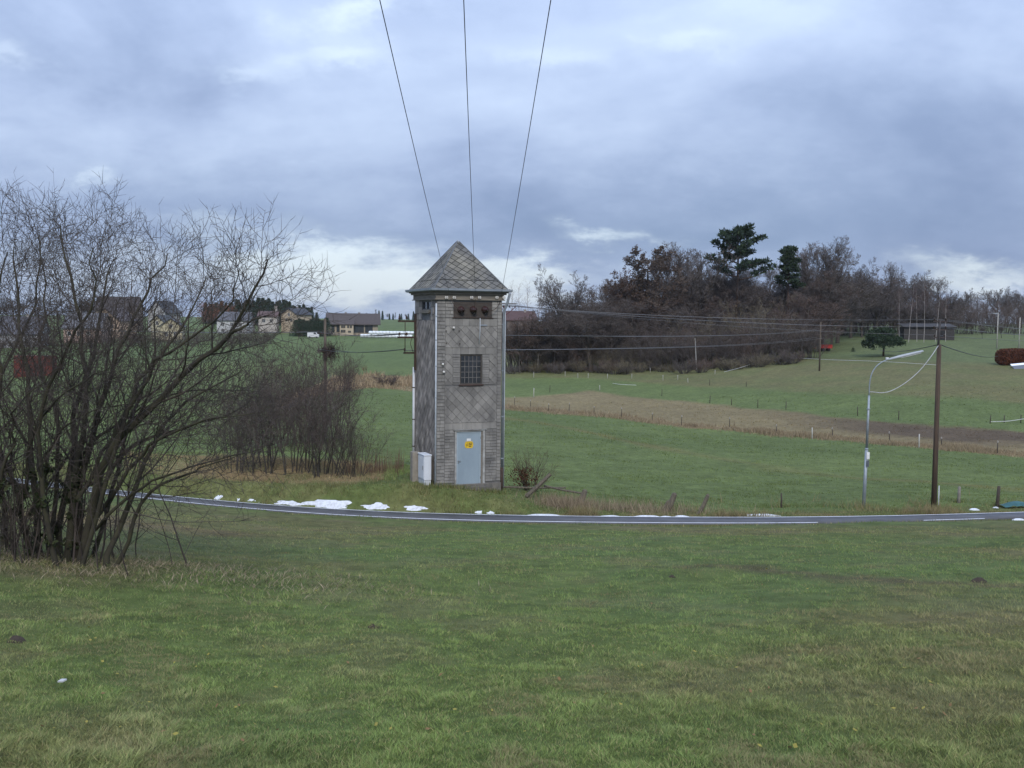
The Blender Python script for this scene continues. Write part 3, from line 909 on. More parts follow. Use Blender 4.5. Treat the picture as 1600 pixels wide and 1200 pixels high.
    for zz in (3.6, 2.3, 1.2): MB().lathe((-.06, SS - .08, zz), Z, [(0, .064), (.04, .064)], 10).build('pipe_clamp', m_iron, LP)
    # conduit and knobs on the front
    cx, cz1 = FA(749.5, 497); _, cz0 = FA(749.5, 537)
    CC = MB().tube([(cx, -.05, cz1), (cx, -.05, cz0 + .5), (cx - .03, -.04, cz0)], .018, 6).build('facade_conduit', m_pipe, T, True)
    MB().box(cx + .02, cx + .30, -.05, -.025, cz1 - .29, cz1 - .25).build('bracket', m_zinc, CC)
    for (pxx, pyy) in ((708, 512), (691, 569), (692.5, 581)):
        bx, bz = FA(pxx, pyy)
        MB().lathe((bx, -.02, bz), (0, -1, 0), [(0, .03), (.03, .03), (.035, .045), (.08, .045), (.09, .02)], 10).build('porcelain_knob', m_porc, T, True)
    for (pxx, pyy) in ((697, 517), (717, 517), (718, 537), (697, 536)):
        bx, bz = FA(pxx, pyy); MB().lathe((bx, -.015, bz), (0, -1, 0), [(0, .02), (.05, .018)], 8).build('bolt', m_iron, T)
    bx, bz = LA(677, 485)
    MB().box(-.06, -.004, bx - .12, bx + .10, bz - .13, bz + .11).build('junction_box', mat('grey_box', (.22, .21, .21), None, .6), T)
    # low-voltage line bracket of the left wall
    by = SS - .25; BR = MB()
    z1, z2, z3 = LA(650, 490)[1], LA(650, 578)[1], 0
    BR.box(-.10, -.03, by - .04, by + .04, z2, z1)
    BK = BR.build('line_bracket', m_iron, T)
    for k_, (pyy, ln) in enumerate(((502, .78), (527, .80), (551, .55))):
        zz = LA(648, pyy)[1]
        MB().box(-ln, -.101, by - .03, by + .03, zz - .035, zz + .035).build('cross_arm', m_iron, BK)
        for xx in ((-.72, -.42) if k_ < 2 else (-.5,)):
            MB().lathe((xx, by, zz + .036), Z, [(0, .012), (.05, .012), (.055, .04), (.09, .05), (.12, .03), (.15, .04), (.165, .012)], 10).build('insulator', m_iron, BK, True)
    zz = LA(648, 502)[1]; z3 = LA(648, 551)[1]
    MB().tube([(-.5, by - .05, zz), (-.5, by - .05, z3)], .016, 6).tube([(-.2, by - .05, zz - .6), (-.28, by - .05, zz - .9), (-.15, by - .05, z3)], .012, 6).build('stay_rod', m_iron, BK, True)
    # bracket of the right wall with red-brown leads
    RK = MB().box(SF + .01, SF + 1.25, 1.55, 1.61, 7.03, 7.09).tube([(SF + .02, 1.58, 6.55), (SF + .55, 1.58, 7.03)], .018, 6).tube([(SF + .55, 1.58, 7.03), (SF + .8, 1.58, 6.8)], .014, 6).build('line_bracket', mat('galvanised_arm', (.20, .2, .21), (.13, .125, .125), .6), T)
    for xx in (.2, .45, .7, .95, 1.2):
        MB().lathe((SF + xx, 1.58, 7.0), (0, 0, -1), [(0, .012), (.03, .035), (.07, .04), (.10, .02)], 8).build('insulator', m_brownp, RK, True)
    red = mat('red_lead', (.12, .03, .03), (.08, .025, .025), .6)
    for (x1, sg_) in ((.45, .35), (.7, .42), (1.2, .5)):
        pts = [(SF + .0 + x1 * s_, 1.5, 6.65 + (6.95 - 6.65) * s_ - sg_ * math.sin(math.pi * s_) * .5) for s_ in [i / 10 for i in range(11)]]
        MB().tube(pts, .014, 6).build('lead_in_cable', red, RK, True)
    return T


build_tower()


# ------------------------------------------------------------------ service cabinet beside the tower
def build_cabinet():
    o = P(662.5, 763, 38.95)
    T = thing('service_cabinet', 'white plastic electrical cabinet beside the left wall of the tower', 'electrical cabinet', o, TH)
    w, l = .29, .80
    m = mat('cabinet_plastic', (.56, .58, .61), (.50, .52, .55), .5, 2.5)
    MB().box(0, w, 0, l, .30, 1.24, .012).build('body', m, T)
    MB().box(.012, w - .012, .012, l - .012, -.35, .290, .008).build('plinth', mat('cabinet_plinth', (.50, .52, .54), (.40, .42, .43), .6, 5), T)
    MB().box(-.02, w + .02, -.02, l + .02, 1.243, 1.285, .012).build('lid', m, T)
    d = MB().box(-.012, -.001, .05, l - .05, .34, 1.20, .003).build('door', m, T)
    MB().box(-.03, -.0125, .10, .14, .70, .86, .004).build('handle', mat('cabinet_lock', (.22, .22, .23), None, .4), d)
    MB().box(-.014, -.0125, .28, .52, 1.08, 1.15).build('label_plate', mat('cabinet_plate', (.70, .71, .72), None, .4), d)
    b = P(644.5, 757, 39.7)
    b.z = zt(b.x, b.y)
    Pst = MB().box(0, .30, 0, .34, -.2, 1.16, .012)
    q = Pst.build('concrete_pillar', mat('beige_concrete', (.27, .24, .20), (.20, .18, .15), .9, 6, .3)); q.location = b; q.rotation_euler = (0, 0, TH)
    tag(q, 'beige concrete meter pillar half hidden behind the white cabinet', 'pillar')


build_cabinet()

# ------------------------------------------------------------------ bare trees, shrubs: branch generator


def _perp(d):
    x, y, z = d
    a = (-y, x, 0.0) if abs(z) < 0.95 else (1.0, 0.0, 0.0)
    l = math.sqrt(a[0] ** 2 + a[1] ** 2 + a[2] ** 2) or 1.0
    a = (a[0] / l, a[1] / l, a[2] / l)
    b = (y * a[2] - z * a[1], z * a[0] - x * a[2], x * a[1] - y * a[0])
    return a, b


def _norm(x, y, z):
    l = math.sqrt(x * x + y * y + z * z) or 1.0
    return (x / l, y / l, z / l)


def _dev(d, ang, az):
    a, b = _perp(d); s = math.sin(ang); c = math.cos(ang); ca_, sa_ = math.cos(az), math.sin(az)
    return _norm(d[0] * c + (a[0] * ca_ + b[0] * sa_) * s, d[1] * c + (a[1] * ca_ + b[1] * sa_) * s, d[2] * c + (a[2] * ca_ + b[2] * sa_) * s)


class Grower:
    """levels: list of dicts(n children, seg, ratio, ang, wob, trop, r)"""

    def __init__(s, seed): s.r = random.Random(seed); s.lines = []

    def walk(s, p, d, L, r0, r1, n, wob, trop):
        g = s.r.gauss; pts = [p]; ds = [d]; st = L / n
        for i in range(n):
            d = _norm(d[0] + g(0, wob), d[1] + g(0, wob), d[2] + g(0, wob) + trop)
            p = (p[0] + d[0] * st, p[1] + d[1] * st, p[2] + d[2] * st); pts.append(p); ds.append(d)
        rad = [r0 + (r1 - r0) * i / n for i in range(n + 1)]
        return pts, ds, rad

    def branch(s, p, d, L, r0, lv, levels):
        q = levels[lv]; n = q['seg']
        pts, ds, rad = s.walk(p, d, L, r0, r0 * q.get('tip', .35), n, q['wob'], q['trop'])
        s.lines.append((lv, pts, rad)); s.spawn(pts, ds, rad, L, lv, levels)

    def spawn(s, pts, ds, rad, L, lv, levels):
        if lv + 1 >= len(levels): return
        q = levels[lv + 1]; n = len(pts) - 1; R_ = s.r
        k = q['n']; k = int(k) + (R_.random() < k - int(k))
        az = R_.random() * 6.28
        for i in range(k):
            t = q.get('t0', .25) + (1 - q.get('t0', .25)) * ((i + R_.random()) / k)
            f = t * n; j = min(int(f), n - 1); f -= j
            p = tuple(pts[j][a] * (1 - f) + pts[j + 1][a] * f for a in range(3)); rr = rad[j] * (1 - f) + rad[j + 1] * f
            az += 2.4 + R_.uniform(-.5, .5)
            d = _dev(ds[min(j + 1, n)], q['ang'] * R_.uniform(.65, 1.3), az)
            l = L * q['ratio'] * (1.15 - .6 * t) * R_.uniform(.65, 1.3)
            if 'len' in q: l = q['len'] * (1.25 - .75 * t) * R_.uniform(.55, 1.35)
            s.branch(p, d, l, max(q.get('rmin', .004), min(rr * .75, rr * q.get('rk', .6))), lv + 1, levels)


def lines_mesh(name, lines, sides, col=None):
    """lines: (pts, radii); all rings vectorised by number of points. sides 2 = flat ribbon"""
    V = []; F = []; base = 0
    by = {}
    for pts, rad in lines: by.setdefault(len(pts), []).append((pts, rad))
    for n, ls in by.items():
        Pn = np.array([l[0] for l in ls]); Rn = np.array([l[1] for l in ls])
        T = np.empty_like(Pn); T[:, 1:-1] = Pn[:, 2:] - Pn[:, :-2]; T[:, 0] = Pn[:, 1] - Pn[:, 0]; T[:, -1] = Pn[:, -1] - Pn[:, -2]
        T /= np.linalg.norm(T, axis=2, keepdims=True) + 1e-9
        ref = rng.normal(size=(len(ls), 1, 3)); A = np.cross(T, np.broadcast_to(ref, T.shape)); A /= np.linalg.norm(A, axis=2, keepdims=True) + 1e-9
        B = np.cross(T, A); m = len(ls)
        ang = np.arange(sides) * 2 * np.pi / sides
        ring = Pn[:, :, None, :] + Rn[:, :, None, None] * (A[:, :, None, :] * np.cos(ang)[None, None, :, None] + B[:, :, None, :] * np.sin(ang)[None, None, :, None])
        V.append(ring.reshape(-1, 3))
        idx = base + np.arange(m * n * sides).reshape(m, n, sides); base += m * n * sides
        for j in range(sides if sides > 2 else 1):
            k = (j + 1) % sides
            F.append(np.stack([idx[:, :-1, j], idx[:, :-1, k], idx[:, 1:, k], idx[:, 1:, j]], -1).reshape(-1, 4))
    return npmesh(name, np.concatenate(V), np.concatenate(F), sides > 2)


def split_tree(lines, trunk_lv, s_tr, s_tw, name, thin=1.0):
    tr = [(p, r) for lv, p, r in lines if lv <= trunk_lv]
    tw = [(p, [q * thin for q in r]) for lv, p, r in lines if lv > trunk_lv]
    return lines_mesh(name + '_trunk', tr, s_tr), lines_mesh(name + '_crown', tw, s_tw)


def bark(name, c1, c2, scale=3): return mat(name, c1, c2, 0.9, scale, 0.3, 6)


M_BARK = bark('bark_dark', (.075, .066, .054), (.045, .040, .034))
M_TWIG = mat('twig_brown', (.100, .079, .068), (.066, .054, .049), .9, 1.5)
M_BARK_MOSS = bark('bark_mossy', (.055, .052, .030), (.034, .030, .025), 5)


def upright_levels(h):
    return [dict(n=1, seg=8, wob=.05, trop=.02, ratio=1, ang=0, tip=.25),
            dict(n=20, seg=6, wob=.13, trop=.06, ratio=.42, ang=.8, t0=.15, rk=.5),
            dict(n=10, seg=4, wob=.16, trop=.07, ratio=.46, ang=.75, t0=.15, rk=.5),
            dict(n=7, seg=3, wob=.18, trop=.06, ratio=.46, ang=.65, t0=.15, rk=.5, rmin=.010),
            dict(n=5.5, seg=2, wob=.2, trop=.06, ratio=.6, ang=.65, t0=.1, rk=.6, rmin=.011)]


PROTO = {}


def proto_bare(key, seed, h=16, spread=1.0, fork=False):
    g = Grower(seed); lv = upright_levels(h)
    lv[1]['ang'] *= spread; lv[1]['ratio'] *= .85 + .15 * spread
    if fork:
        pts, ds, rad = g.walk((0, 0, -.3), (0, 0, 1), h * .32, h * .022, h * .017, 5, .03, .01)
        g.lines.append((0, pts, rad))
        for i in range(5):
            d = _dev((0, 0, 1), g.r.uniform(.25, .75) * spread, i * 1.26 + g.r.uniform(-.3, .3))
            p2, d2, r2 = g.walk(pts[-1], d, h * g.r.uniform(.5, .66), h * .013, h * .003, 7, .10, .05)
            g.lines.append((0, p2, r2)); L2 = [dict(q) for q in lv]; L2[1]['n'] = 11; L2[1]['ratio'] = .42; g.spawn(p2, d2, r2, h * .6, 0, L2)
    else:
        g.branch((0, 0, -.3), (0, 0, 1), h * .92, h * .016, 0, lv)
    PROTO[key] = (*split_tree(g.lines, 1, 4, 2, key, 1.6), h)


def proto_shrub(key, seed, h=5, stems=12, lean=.35, dense=1.0, sides=2, rb=.03):
    g = Grower(seed)
    lv = [dict(n=1, seg=7, wob=.07, trop=.04, ratio=1, ang=0, tip=.2),
          dict(n=9 * dense, seg=4, wob=.14, trop=.08, ratio=.38, ang=.6, t0=.2, rk=.5),
          dict(n=7, seg=3, wob=.17, trop=.06, ratio=.45, ang=.6, t0=.1, rk=.55, rmin=.005),
          dict(n=4, seg=2, wob=.18, trop=.04, ratio=.55, ang=.6, t0=.1, rk=.6, rmin=.0045)]
    for i in range(stems):
        a = g.r.random() * 6.28; rr = g.r.random() ** .5 * h * .16
        d = _dev((0, 0, 1), g.r.uniform(.05, 1) * lean, a + g.r.uniform(-.5, .5))
        g.branch((math.cos(a) * rr, math.sin(a) * rr, -.15), d, h * g.r.uniform(.6, 1.0), rb * g.r.uniform(.6, 1.2), 0, lv)
    PROTO[key] = (*split_tree(g.lines, 0, 4, sides, key, 1.3), h)


proto_bare('bare_a', 1, 16, 1.0); proto_bare('bare_b', 2, 16, .8); proto_bare('bare_c', 3, 16, 1.1, True); proto_bare('bare_d', 4, 16, .9, True)
proto_shrub('shrub_a', 11, 5, 14, .38); proto_shrub('shrub_b', 12, 5, 18, .55); proto_shrub('shrub_c', 13, 5, 11, .28)
proto_shrub('low_shrub', 14, 2, 26, .85, .7)


def leaf_cloud(lines_mesh_verts, n, size, seed, col1, col2):
    """small withered leaves on the twigs"""
    r = np.random.default_rng(seed); v = np.array([q.co[:] for q in lines_mesh_verts])
    p = v[r.integers(0, len(v), n)] + r.normal(scale=size * .5, size=(n, 3))
    a = r.normal(size=(n, 3)); a /= np.linalg.norm(a, axis=1, keepdims=True); b = np.cross(a, r.normal(size=(n, 3))); b /= np.linalg.norm(b, axis=1, keepdims=True)
    s = size * r.uniform(.6, 1.3, (n, 1))
    q = np.stack([p - a * s * .5, p + b * s * .33, p + a * s * .5, p - b * s * .33], 1).reshape(-1, 3)
    k = r.random((n, 1)); c = np.repeat(np.array(col1) * (1 - k) + np.array(col2) * k, 4, 0)
    return npmesh('leaves', q, np.arange(4 * n).reshape(-1, 4), False, c)


M_LEAF = attr_mat('leaf', .8, .25)
PROTO_LEAF = {
    'russet': leaf_cloud(PROTO['bare_a'][1].vertices, 9000, .28, 5, (.112, .084, .064), (.080, .060, .048)),
    'russet_c': leaf_cloud(PROTO['bare_c'][1].vertices, 7000, .26, 6, (.11, .072, .052), (.075, .052, .042)),
}


def copy_mesh_with(me, m):
    if len(me.materials) == 0: me.materials.append(m)
    return me


def link_shared(name, me, m, parent):
    """one mesh for every copy, the material held by the object"""
    o = link(name, copy_mesh_with(me, m), None, parent)
    o.material_slots[0].link = 'OBJECT'; o.material_slots[0].material = m
    return o


def plant(key, name, label, cat, loc, h, w=1.0, rz=None, bark_m=None, twig_m=None, leaf=None, group=None, parts=('trunk', 'crown'), yaw_seed=0):
    tm, cm, h0 = PROTO[key]; s = h / h0
    t = thing(name, label, cat, loc, random.random() * 6.28 if rz is None else rz, group)
    t.scale = (s * w, s * w, s)
    link_shared(parts[0], tm, bark_m or M_BARK, t)
    c = link_shared(parts[1], cm, twig_m or M_TWIG, t)
    if leaf: link_shared('leaves', PROTO_LEAF[leaf], M_LEAF, c)
    return t


# ------------------------------------------------------------------ big many-stemmed bare tree on the left
def catmull(pts, n):
    pts = [Vector(p) for p in pts]; q = [pts[0] * 2 - pts[1]] + pts + [pts[-1] * 2 - pts[-2]]
    out = []
    for i in range(n + 1):
        f = i / n * (len(pts) - 1); k = min(int(f), len(pts) - 2); f -= k
        a, b, c, d = q[k:k + 4]
        out.append(tuple(0.5 * ((2 * b) + (-a + c) * f + (2 * a - 5 * b + 4 * c - d) * f * f + (-a + 3 * b - 3 * c + d) * f ** 3)))
    return out


def build_left_tree():
    base = G(110, 878)
    T = thing('hawthorn_tree', 'large many-stemmed bare tree at the left, its thin branches covering sky and road', 'tree', base)
    g = Grower(99); D0 = base.y
    lv = [dict(n=1, seg=6, wob=.06, trop=.03, ratio=1, ang=0, tip=.3),
          dict(n=16, seg=6, wob=.10, trop=.075, ratio=.30, len=1.40, ang=.80, t0=.16, rk=.42),
          dict(n=7.5, seg=4, wob=.11, trop=.06, ratio=.45, len=.70, ang=.8, t0=.12, rk=.5, rmin=.0038),
          dict(n=4.2, seg=2, wob=.10, trop=.05, ratio=.5, len=.28, ang=.85, t0=.1, rk=.6, rmin=.0034)]
    limbs = [   # (radius, depth at foot, depth at tip, pixels, child density)
        (.11, 0, .6, [(100, 880), (118, 770), (138, 650), (128, 510), (108, 400), (92, 312)], 1.1),
        (.10, .3, 1.2, [(62, 880), (50, 720), (38, 570), (30, 440), (22, 350)], 1.1),
        (.12, -.2, -1.4, [(125, 878), (175, 715), (258, 625), (340, 548), (398, 500), (438, 432), (462, 372)], .8),
        (.04, -1.2, -1.6, [(398, 500), (428, 484), (456, 472), (470, 470)], .4),
        (.085, -.4, .5, [(160, 880), (206, 800), (250, 705), (300, 630), (372, 590), (425, 560)], .75),
        (.10, .2, .9, [(112, 870), (150, 660), (196, 530), (240, 440), (283, 362)], 1.1),
        (.09, .5, 1.6, [(92, 876), (112, 670), (150, 540), (168, 430), (192, 372)], 1.1),
        (.08, .1, 1.0, [(118, 860), (200, 640), (272, 540), (322, 465), (352, 402)], 1.0),
        (.09, -.5, -1.2, [(-30, 885), (-20, 740), (4, 600), (-6, 470), (8, 360)], 1.1),
        (.10, .8, 1.8, [(10, 872), (2, 740), (-10, 600), (50, 470), (62, 340)], 1.1),
        (.06, -.3, -1.0, [(170, 850), (250, 775), (330, 735), (410, 712)], .5),
        (.06, .2, 1.3, [(130, 800), (215, 700), (310, 665), (400, 640), (440, 610)], .6),
        (.07, .3, 2.2, [(75, 870), (90, 690), (66, 540), (70, 430), (60, 330)], 1.1),
        (.07, -.6, -1.8, [(90, 872), (60, 700), (90, 560), (150, 450), (146, 352)], 1.1),
        (.06, -.5, -1.5, [(120, 850), (230, 600), (310, 520), (396, 452), (412, 392)], .75),
        (.09, .2, -.3, [(45, 880), (30, 780), (-20, 660), (-70, 540), (-90, 400)], .9),
        (.07, .6, 1.6, [(140, 860), (190, 750), (230, 610), (260, 500), (262, 420)], 1.0),
        (.06, -.2, -1.6, [(150, 810), (250, 700), (340, 655), (440, 640)], .9),
        (.05, -.2, -1.3, [(140, 835), (230, 765), (330, 728), (450, 702)], .8),
        (.06, .1, .8, [(120, 780), (200, 670), (300, 605), (430, 600)], .9),
        (.05, -.2, -1.2, [(60, 800), (80, 700), (140, 640), (230, 620)], .6),
        (.05, -.2, -1.9, [(30, 800), (60, 660), (120, 590), (180, 560)], .6),
        (.06, .1, .8, [(110, 780), (140, 700), (220, 640), (300, 560)], 1.0),
        (.05, -.6, -1.4, [(-10, 800), (20, 700), (30, 620), (90, 560)], .6),
    ]
    for r0, da, db, px, dens in limbs:
        n = len(px); px = [(x if x < 120 else 120 + (x - 120) * .87, y + 40 * max(0, (700 - y) / 400)) for x, y in px]; pts = [P(x, y, D0 + da + (db - da) * i / (n - 1)) - base for i, (x, y) in enumerate(px)]
        if px[0][1] > 845: pts[0].z = zt(pts[0].x + base.x, pts[0].y + base.y) - base.z - .2
        pts = catmull(pts, 14); pts = [(p[0] + g.r.gauss(0, .03), p[1] + g.r.gauss(0, .03), p[2]) for p in pts]
        ds = [_norm(*(pts[min(i + 1, 14)][k] - pts[max(i - 1, 0)][k] for k in range(3))) for i in range(15)]
        rad = [.62 * r0 * (1 - .86 * (i / 14) ** .8) for i in range(15)]
        g.lines.append((0, pts, rad))
        l2 = [dict(q) for q in lv]; l2[1]['n'] = lv[1]['n'] * dens; l2[2]['n'] = lv[2]['n'] * (1.3 if px[-1][0] < 215 else 1.0); g.spawn(pts, ds, rad, 5, 0, l2)
    # basal shoots
    for i in range(60):
        a = g.r.uniform(0, 6.28); q = (g.r.gauss(-.5, .8), g.r.gauss(0, .5)); z = zt(base.x + q[0], base.y + q[1]) - base.z - .1
        g.branch((q[0], q[1], z), _dev((0, 0, 1), g.r.uniform(.05, .5), a), g.r.uniform(.8, 2.8), g.r.uniform(.008, .02), 1, lv)
    tr, cr = split_tree(g.lines, 0, 7, 3, 'hawthorn', 1.0)
    link('trunk', tr, M_BARK_MOSS, T)
    c = link('crown', cr, mat('twig_near', (.078, .064, .052), (.050, .041, .038), .9, 1.2), T)
    iv = [q for q in tr.vertices if -.2 < q.co.z < 1.5 and q.co.x < .15]
    link('ivy', leaf_cloud(iv, 2200, .075, 12, (.030, .042, .020), (.055, .062, .028)), M_LEAF, T)
    print('left tree tris', len(cr.polygons) * 2)


build_left_tree()


# ------------------------------------------------------------------ shrubs of the hedge between tree and tower
def build_shrubs():
    hedge = [  # px, base row, top row, proto, width, label
        (505, 742, 590, 'shrub_b', 1.25, 'tallest bare hedge shrub with dark stems, nearest the tower'),
        (462, 738, 560, 'shrub_a', .95, 'bare grey-brown hedge shrub left of the tallest one'),
        (548, 745, 640, 'shrub_b', 1.15, 'smaller bare shrub at the tower end of the hedge'),
        (418, 735, 548, 'shrub_c', 1.3, 'dense bare hedge shrub behind the long slanting branch'),
        (372, 738, 590, 'shrub_b', 1.0, 'bare shrub standing where the dry bank begins'),
    ]
    for i, (px, py, top, k, w, lab) in enumerate(hedge):
        p = G(px, py, 38.6); h = (P(px, top, p.y).z - p.z)
        plant(k, 'hedge_shrub', lab, 'shrub', p, h, w, None, M_BARK, M_TWIG, None, 'bare shrubs of the hedge', ('stems', 'twigs'))
    # further row behind them
    for i, (px, d, top, k, w, lab) in enumerate(((440, 62, 532, 'shrub_a', 1.0, 'far bare shrub left of the timber line pole'), (488, 66, 528, 'shrub_b', .95, 'far bare shrub just left of the pole with the tangle'),
                                              (395, 60, 545, 'shrub_c', 1.2, 'far bare shrub furthest left in the second hedge row'), (525, 72, 545, 'shrub_c', 1.1, 'far bare shrub right of the timber line pole'))):
        p = on_ground(px, d); h = P(px, top, d).z - p.z
        plant(k, 'hedge_shrub', lab, 'shrub', p, h, w, None, M_BARK, mat('twig_red', (.075, .050, .046), (.05, .037, .036), .9, 1), None, 'bare shrubs of the hedge', ('stems', 'twigs'))
    ol = mat('twig_olive', (.105, .092, .062), (.075, .066, .046), .9, 1)
    p = on_ground(545, 150); plant('shrub_b', 'willow_bush', 'olive-brown bare willow bush right of the hedge', 'bush', p, P(545, 553, 150).z - p.z, 1.0, None, M_BARK, ol, None, None, ('stems', 'twigs'))
    p = G(605, 604); rd = mat('twig_plum', (.085, .058, .050), (.06, .043, .038), .9, 1)
    plant('low_shrub', 'low_bush', 'low rounded brown bush in the dry strip left of the tower', 'bush', p, P(605, 580, p.y).z - p.z, 1.5, None, M_BARK, rd, None, None, ('stems', 'twigs'))
    p = G(569, 582); t = plant('shrub_c', 'red_leaved_bush', 'small bush with rust-red leaves at the edge of the far green field', 'bush', p, P(569, 569, p.y).z - p.z, 1.1, None, M_BARK, mat('twig_rust', (.16, .055, .03), (.1, .04, .03), .9, 1), None, None, ('stems', 'twigs'))
    # shrub right of the tower
    p = G(828, 768, 38.6)
    g = Grower(31)
    lv = [dict(n=1, seg=6, wob=.07, trop=.01, ratio=1, ang=0, tip=.2), dict(n=6, seg=4, wob=.12, trop=.03, ratio=.42, ang=.6, t0=.15, rk=.5, rmin=.004), dict(n=4, seg=3, wob=.15, trop=.02, ratio=.5, ang=.6, t0=.1, rk=.6, rmin=.003)]
    for i in range(30):
        a = g.r.random() * 6.28
        g.branch((math.cos(a) * .15, math.sin(a) * .15, -.1), _dev((0, 0, 1), g.r.uniform(.1, .75), a), g.r.uniform(1.0, 2.0), .012, 0, lv)
    T = thing('field_shrub', 'leafless young shrub with a few withered leaves right of the tower', 'shrub', p)
    a, b = split_tree(g.lines, 0, 4, 3, 'field_shrub', 1.2)
    link('stems', a, M_BARK, T); c = link('twigs', b, mat('twig_warm', (.11, .075, .052), (.075, .054, .042), .9, 2), T)
    lows = [q for q in b.vertices if q.co.z < 1.0 and q.co.x < .3]
    link('leaves', leaf_cloud(lows, 500, .08, 9, (.10, .035, .025), (.07, .045, .025)), M_LEAF, c)


build_shrubs()

# ------------------------------------------------------------------ evergreens


def needle_mesh(centres, n_each, size, seed, flat=1.0, blade=.25):
    """tufts of needles: bunches of narrow leaf-shaped faces round each centre"""
    r = np.random.default_rng(seed); c = np.array([q[:3] for q in centres]); rad = np.array([q[3] for q in centres])
    i = np.repeat(np.arange(len(c)), n_each); n = len(i)
    off = r.normal(size=(n, 3)); off /= np.linalg.norm(off, axis=1, keepdims=True); off *= (r.random((n, 1)) ** .45); off[:, 2] *= flat
    p = c[i] + off * rad[i][:, None]
    a = off + r.normal(scale=.5, size=(n, 3)) + np.array([0, 0, .35]); a /= np.linalg.norm(a, axis=1, keepdims=True) + 1e-9
    b = np.cross(a, r.normal(size=(n, 3))); b /= np.linalg.norm(b, axis=1, keepdims=True) + 1e-9
    s = size * r.uniform(.6, 1.4, (n, 1))
    q = np.stack([p, p + a * s * .5 + b * s * blade, p + a * s, p + a * s * .5 - b * s * blade], 1).reshape(-1, 3)
    k = r.random((n, 1)); col = np.repeat(np.array((.020, .038, .022)) * (1 - k) + np.array((.045, .066, .034)) * k, 4, 0)
    return npmesh('needles', q, np.arange(4 * n).reshape(-1, 4), False, col)


M_NEEDLE = attr_mat('needles', .7, .1)


def pine(label, loc, h, kind, seed, w=1.0, name='pine_tree', group=None):
    r = random.Random(seed); t = thing(name, label, 'tree', loc, 0, group)
    mb = MB(); cs = []
    if kind == 'ragged':      # old pine: bare stem, few spreading upswept limbs with separate clumps
        tr = [(r.gauss(0, .1) * i / 8, r.gauss(0, .1) * i / 8, h * i / 8 - (.3 if i == 0 else 0)) for i in range(9)]
        mb.tube(tr, [h * .017 * (1 - .75 * i / 8) for i in range(9)], 7)
        for i in range(20):
            f = .60 + .37 * (i / 19) ** .9; a = i * 2.4 + r.uniform(-.4, .4); L = h * (.25 * (1 - (f - .5) * 1.5) + .05) * r.uniform(.75, 1.2) * w
            z0 = h * f; e = (math.cos(a) * L, math.sin(a) * L, z0 + L * r.uniform(.05, .55))
            mid = (e[0] * .5, e[1] * .5, z0 + (e[2] - z0) * .3); mb.tube([(0, 0, z0), mid, e], [h * .006, h * .004, h * .002], 5)
            for k in range(4):
                q = .5 + .5 * k / 3; cs.append((e[0] * q, e[1] * q, z0 + (e[2] - z0) * q ** 1.4 + h * .010, h * .031 * r.uniform(.7, 1.3)))
        for k in range(5): cs.append((r.gauss(0, .2), r.gauss(0, .2), h * (.86 + .035 * k), h * .032 * (1.3 - .18 * k)))
        me = needle_mesh(cs, 85, h * .027, seed, .42, .18)
    elif kind == 'dome':     # small garden pine, wide domed crown on a short stem
        mb.tube([(0, 0, -.2), (.05, 0, h * .25), (0, .05, h * .55)], [h * .035, h * .03, h * .02], 7)
        for i in range(60):
            a = r.random() * 6.28; q = r.random() ** .5; z = .30 + .58 * math.sqrt(max(0, 1 - q * q)) * r.uniform(.35, 1)
            cs.append((math.cos(a) * q * h * .55 * w, math.sin(a) * q * h * .55 * w, h * z, h * .13 * r.uniform(.7, 1.2)))
        for i in range(9):
            c = cs[i * 6]; mb.tube([(0, 0, h * .4), (c[0] * .6, c[1] * .6, c[2] * .9), c[:3]], [h * .015, h * .01, h * .006], 5)
        me = needle_mesh(cs, 120, h * .075, seed, .6, .2)
    else:                    # spruce: dense cone of drooping tiers
        mb.tube([(0, 0, -.3), (0, 0, h * .98)], [h * .018, h * .004], 6)
        n = 15
        for i in range(n):
            f = .08 + .90 * i / n; L = h * .20 * (1 - f) ** .85 * w + .1
            for k in range(8):
                a = k * .785 + i * .4 + r.uniform(-.2, .2)
                for q in (.45, .95): cs.append((math.cos(a) * L * q, math.sin(a) * L * q, h * f - L * q * .28, L * .30 + .12))
        me = needle_mesh(cs, 16, h * .045, seed, .7, .24)
    mb.build('trunk', mat('pine_bark', (.075, .045, .03), (.04, .03, .025), .9, 3), t, True)
    link('crown', me, M_NEEDLE, t); return t


